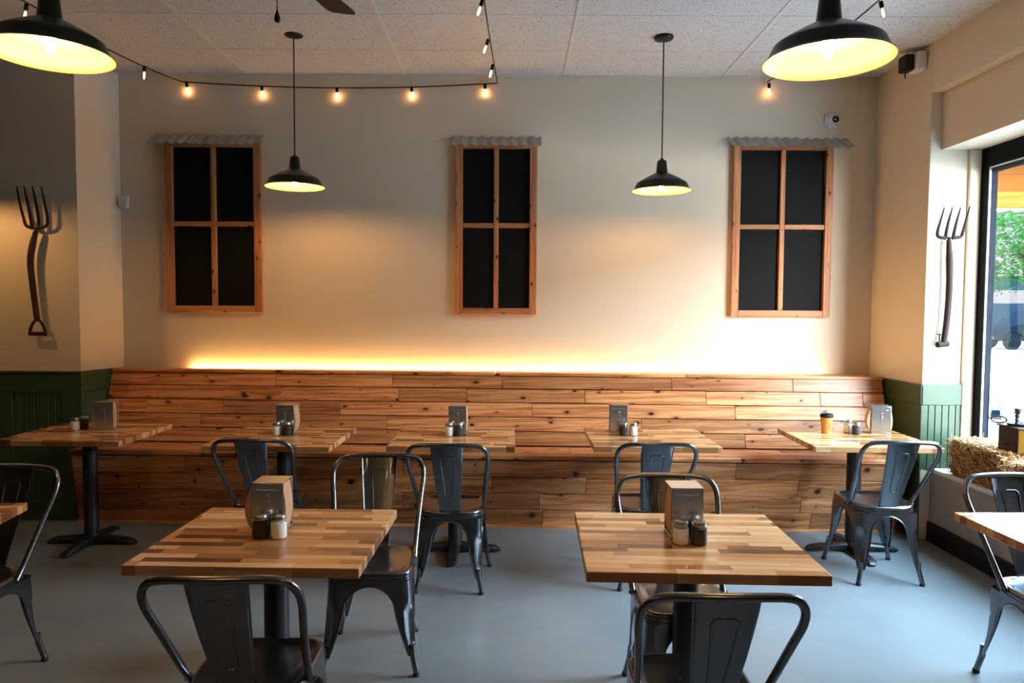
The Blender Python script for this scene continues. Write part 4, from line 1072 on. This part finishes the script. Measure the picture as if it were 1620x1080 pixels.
def build_truck():
    t = thing('pickup_truck', 'dark pickup truck parked across the street, seen through the window', 'truck', (22.55, 28.9, GZ-0.02))
    prof = [(0.05, 0.42), (0.0, 0.62), (0.05, 0.92), (0.22, 1.08), (1.30, 1.20), (1.55, 1.24), (2.15, 1.80), (2.45, 1.87), (3.45, 1.86), (3.70, 1.78), (3.88, 1.26), (5.55, 1.24), (5.60, 0.55), (5.40, 0.42)]
    bm = BM(); prism(bm, prof, -0.92, 0.92); finish('body', bm, M['truck'], t, bevel=0.06, seg=3)
    bm = BM()
    for s in (-1, 1): prism(bm, [(1.78, 1.28), (2.22, 1.74), (2.72, 1.78), (2.72, 1.28)], s*0.915, s*0.926); prism(bm, [(2.80, 1.28), (2.80, 1.78), (3.42, 1.77), (3.68, 1.28)], s*0.915, s*0.926)
    finish('side_window', bm, M['dark_glass'], t)
    for x in (0.95, 4.55):
        for s in (-1, 1):
            R = Matrix.Translation((x, s*0.80, 0.39)) @ Matrix.Rotation(PI/2*s, 4, 'X')
            bm = BM(); lathe(bm, [(0.25, -0.14), (0.36, -0.14), (0.39, -0.10), (0.39, 0.09), (0.37, 0.13), (0.25, 0.14)], n=32, cap0=True, cap1=True, M=R); wh = finish('wheel', bm, M['tyre'], t)
            bm = BM(); lathe(bm, [(0.25, 0.138), (0.25, 0.152), (0.20, 0.150), (0.06, 0.165), (0.001, 0.166)], n=24, cap0=True, cap1=True, M=R)
            finish('rim', bm, M['rim'], wh)
            bm = BM(); tube(bm, [(x+0.50*math.cos(a*PI/12), s*0.935, 0.40+0.50*math.sin(a*PI/12)) for a in range(13)], 0.045, 8); finish('fender_flare', bm, M['truck'], t)
    for s in (-1, 1):
        bm = BM(); box(bm, (1.72, min(s*0.95, s*1.16), 1.26), (1.88, max(s*0.95, s*1.16), 1.46)); finish('mirror', bm, M['truck'], t, bevel=0.03)
    bm = BM(); box(bm, (-0.06, -0.9, 0.46), (0.10, 0.9, 0.64)); finish('bumper', bm, M['rim'], t, bevel=0.03)
    bm = BM(); box(bm, (1.5, -0.99, 0.36), (3.9, -0.90, 0.42)); finish('side_step', bm, M['rim'], t)
build_truck()
def build_building():
    t = thing('building', 'pale building with red brick piers beyond the parked truck', 'building', (25.3, 38.0, GZ))
    bm = BM(); box(bm, (-1.5, 0, 0), (26, 6, 0.6)); box(bm, (-1.5, 0, 3.9), (26, 6, 9)); box(bm, (-1.5, 0.5, 0.6), (26, 6, 3.9)); finish('wall', bm, M['stucco'], t)
    for x in (-1.0, 6.6, 14.2, 21.8):
        bm = BM(); box(bm, (x, -0.12, 0), (x+2.1, 0.5, 2.95)); finish('brick_pier', bm, M['brick'], t)
        bm = BM(); box(bm, (x, -0.12, 2.95), (x+2.1, 0.5, 3.9)); finish('pier_cap', bm, M['stucco'], t)
    for x in (1.2, 8.8, 16.4):
        for z0, z1 in ((0.6, 1.15), (1.25, 2.25), (3.05, 3.85)):
            bm = BM(); box(bm, (x, 0.20, z0), (x+5.2, 0.30, z1)); finish('window', bm, M['dark_glass'], t)
        bm = BM(); box(bm, (x-0.1, 0.18, 2.25), (x+5.3, 0.5, 3.05)); finish('spandrel', bm, M['stucco'], t)
build_building()
def build_daylight_screen():  # street front added out of view to shape the daylight falloff
    t = thing('building', 'unseen street front added to block low daylight, past the right edge', 'building', (27.0, -12.0, GZ))
    bm = BM(); box(bm, (0, -26, 0), (8, 30, 8.4)); finish('wall', bm, M['stucco'], t)
    for k in range(9):
        for z in (0.8, 3.4, 6.0):
            bm = BM(); box(bm, (-0.04, -23+k*5.8, z), (0.0, -19.6+k*5.8, z+2.0)); finish('window', bm, M['dark_glass'], t)
build_daylight_screen()
def build_tree(loc, crown, rad, n, label, mat, seed, trunk):
    rnd = random.Random(seed)
    t = thing('street_tree', label, 'tree', loc)
    bm = BM(); tube(bm, smooth_path(trunk, 4), [0.16-0.09*i/(4*(len(trunk)-1)) for i in range(4*(len(trunk)-1)+1)], 10); finish('trunk', bm, M['bark'], t)
    bm = BM(); sd = bm.loops.layers.float_color.new('seed')
    for i in range(n):
        c, r = rnd.choice(crown)
        v = Vector((rnd.gauss(0,1), rnd.gauss(0,1), rnd.gauss(0,1))).normalized()*r*(rnd.random()**0.45)
        v.z *= 0.75
        p = Vector(c)+v; s = rnd.uniform(0.6, 1.2)*rad
        a = Vector((rnd.gauss(0,1), rnd.gauss(0,1), rnd.gauss(0,0.5))).normalized(); b = a.orthogonal().normalized()
        P = [p-a*s, p+b*s*0.45, p+a*s, p-b*s*0.45]
        f = bm.faces.new([bm.verts.new(q) for q in P]); k = rnd.random()
        for l in f.loops: l[sd] = (k, k, k, 1)
    finish('crown', bm, M[mat], t, recalc=False)
build_tree((13.2, 14.2, GZ), [((-0.9, 0, 3.9), 1.1), ((-0.6, 0.3, 3.0), 0.8), ((0.3, 0, 4.3), 1.4), ((0.2, 0, 3.0), 1.0), ((1.3, 0.2, 3.8), 1.2)], 0.085, 3600, 'green leafy street tree outside the window', 'leaf', 11,
    [(1.4, 0.2, 0), (1.3, 0.2, 1.2), (1.2, 0.2, 2.4), (0.8, 0.1, 3.6)])
build_tree((23.4, 24.4, GZ), [((-4.3, 0, 5.6), 1.7), ((-2.6, 0, 5.9), 2.0), ((-1.0, 0, 5.4), 1.8), ((-5.2, 0, 4.9), 1.1), ((0.6, 0, 5.6), 1.6)], 0.12, 3200, 'tree with overexposure painted into its leaves, behind the green street tree', 'overexposed_leaf', 12,
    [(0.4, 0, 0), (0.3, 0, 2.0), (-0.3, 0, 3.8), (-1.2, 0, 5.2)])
t = thing('ground_fixture', 'small dark fixture with a slanted rod on the pale pavement outside', 'fixture', (8.3, 6.65, GZ))
bm = BM(); box(bm, (-0.075, -0.06, 0.0), (0.075, 0.06, 0.05)); finish('foot', bm, M['iron'], t, bevel=0.005)
bm = BM(); hexa(bm, [(-0.06,-0.05,0.05),(0.06,-0.05,0.05),(0.06,0.05,0.05),(-0.06,0.05,0.05),(-0.05,-0.04,0.16),(0.06,-0.04,0.16),(0.06,0.04,0.16),(-0.05,0.04,0.16)]); finish('housing', bm, M['truck'], t, bevel=0.008)
bm = BM(); cyl(bm, (0.03, 0, 0.15), (0.075, 0, 0.33), 0.016, 10); finish('rod', bm, M['black_metal'], t)
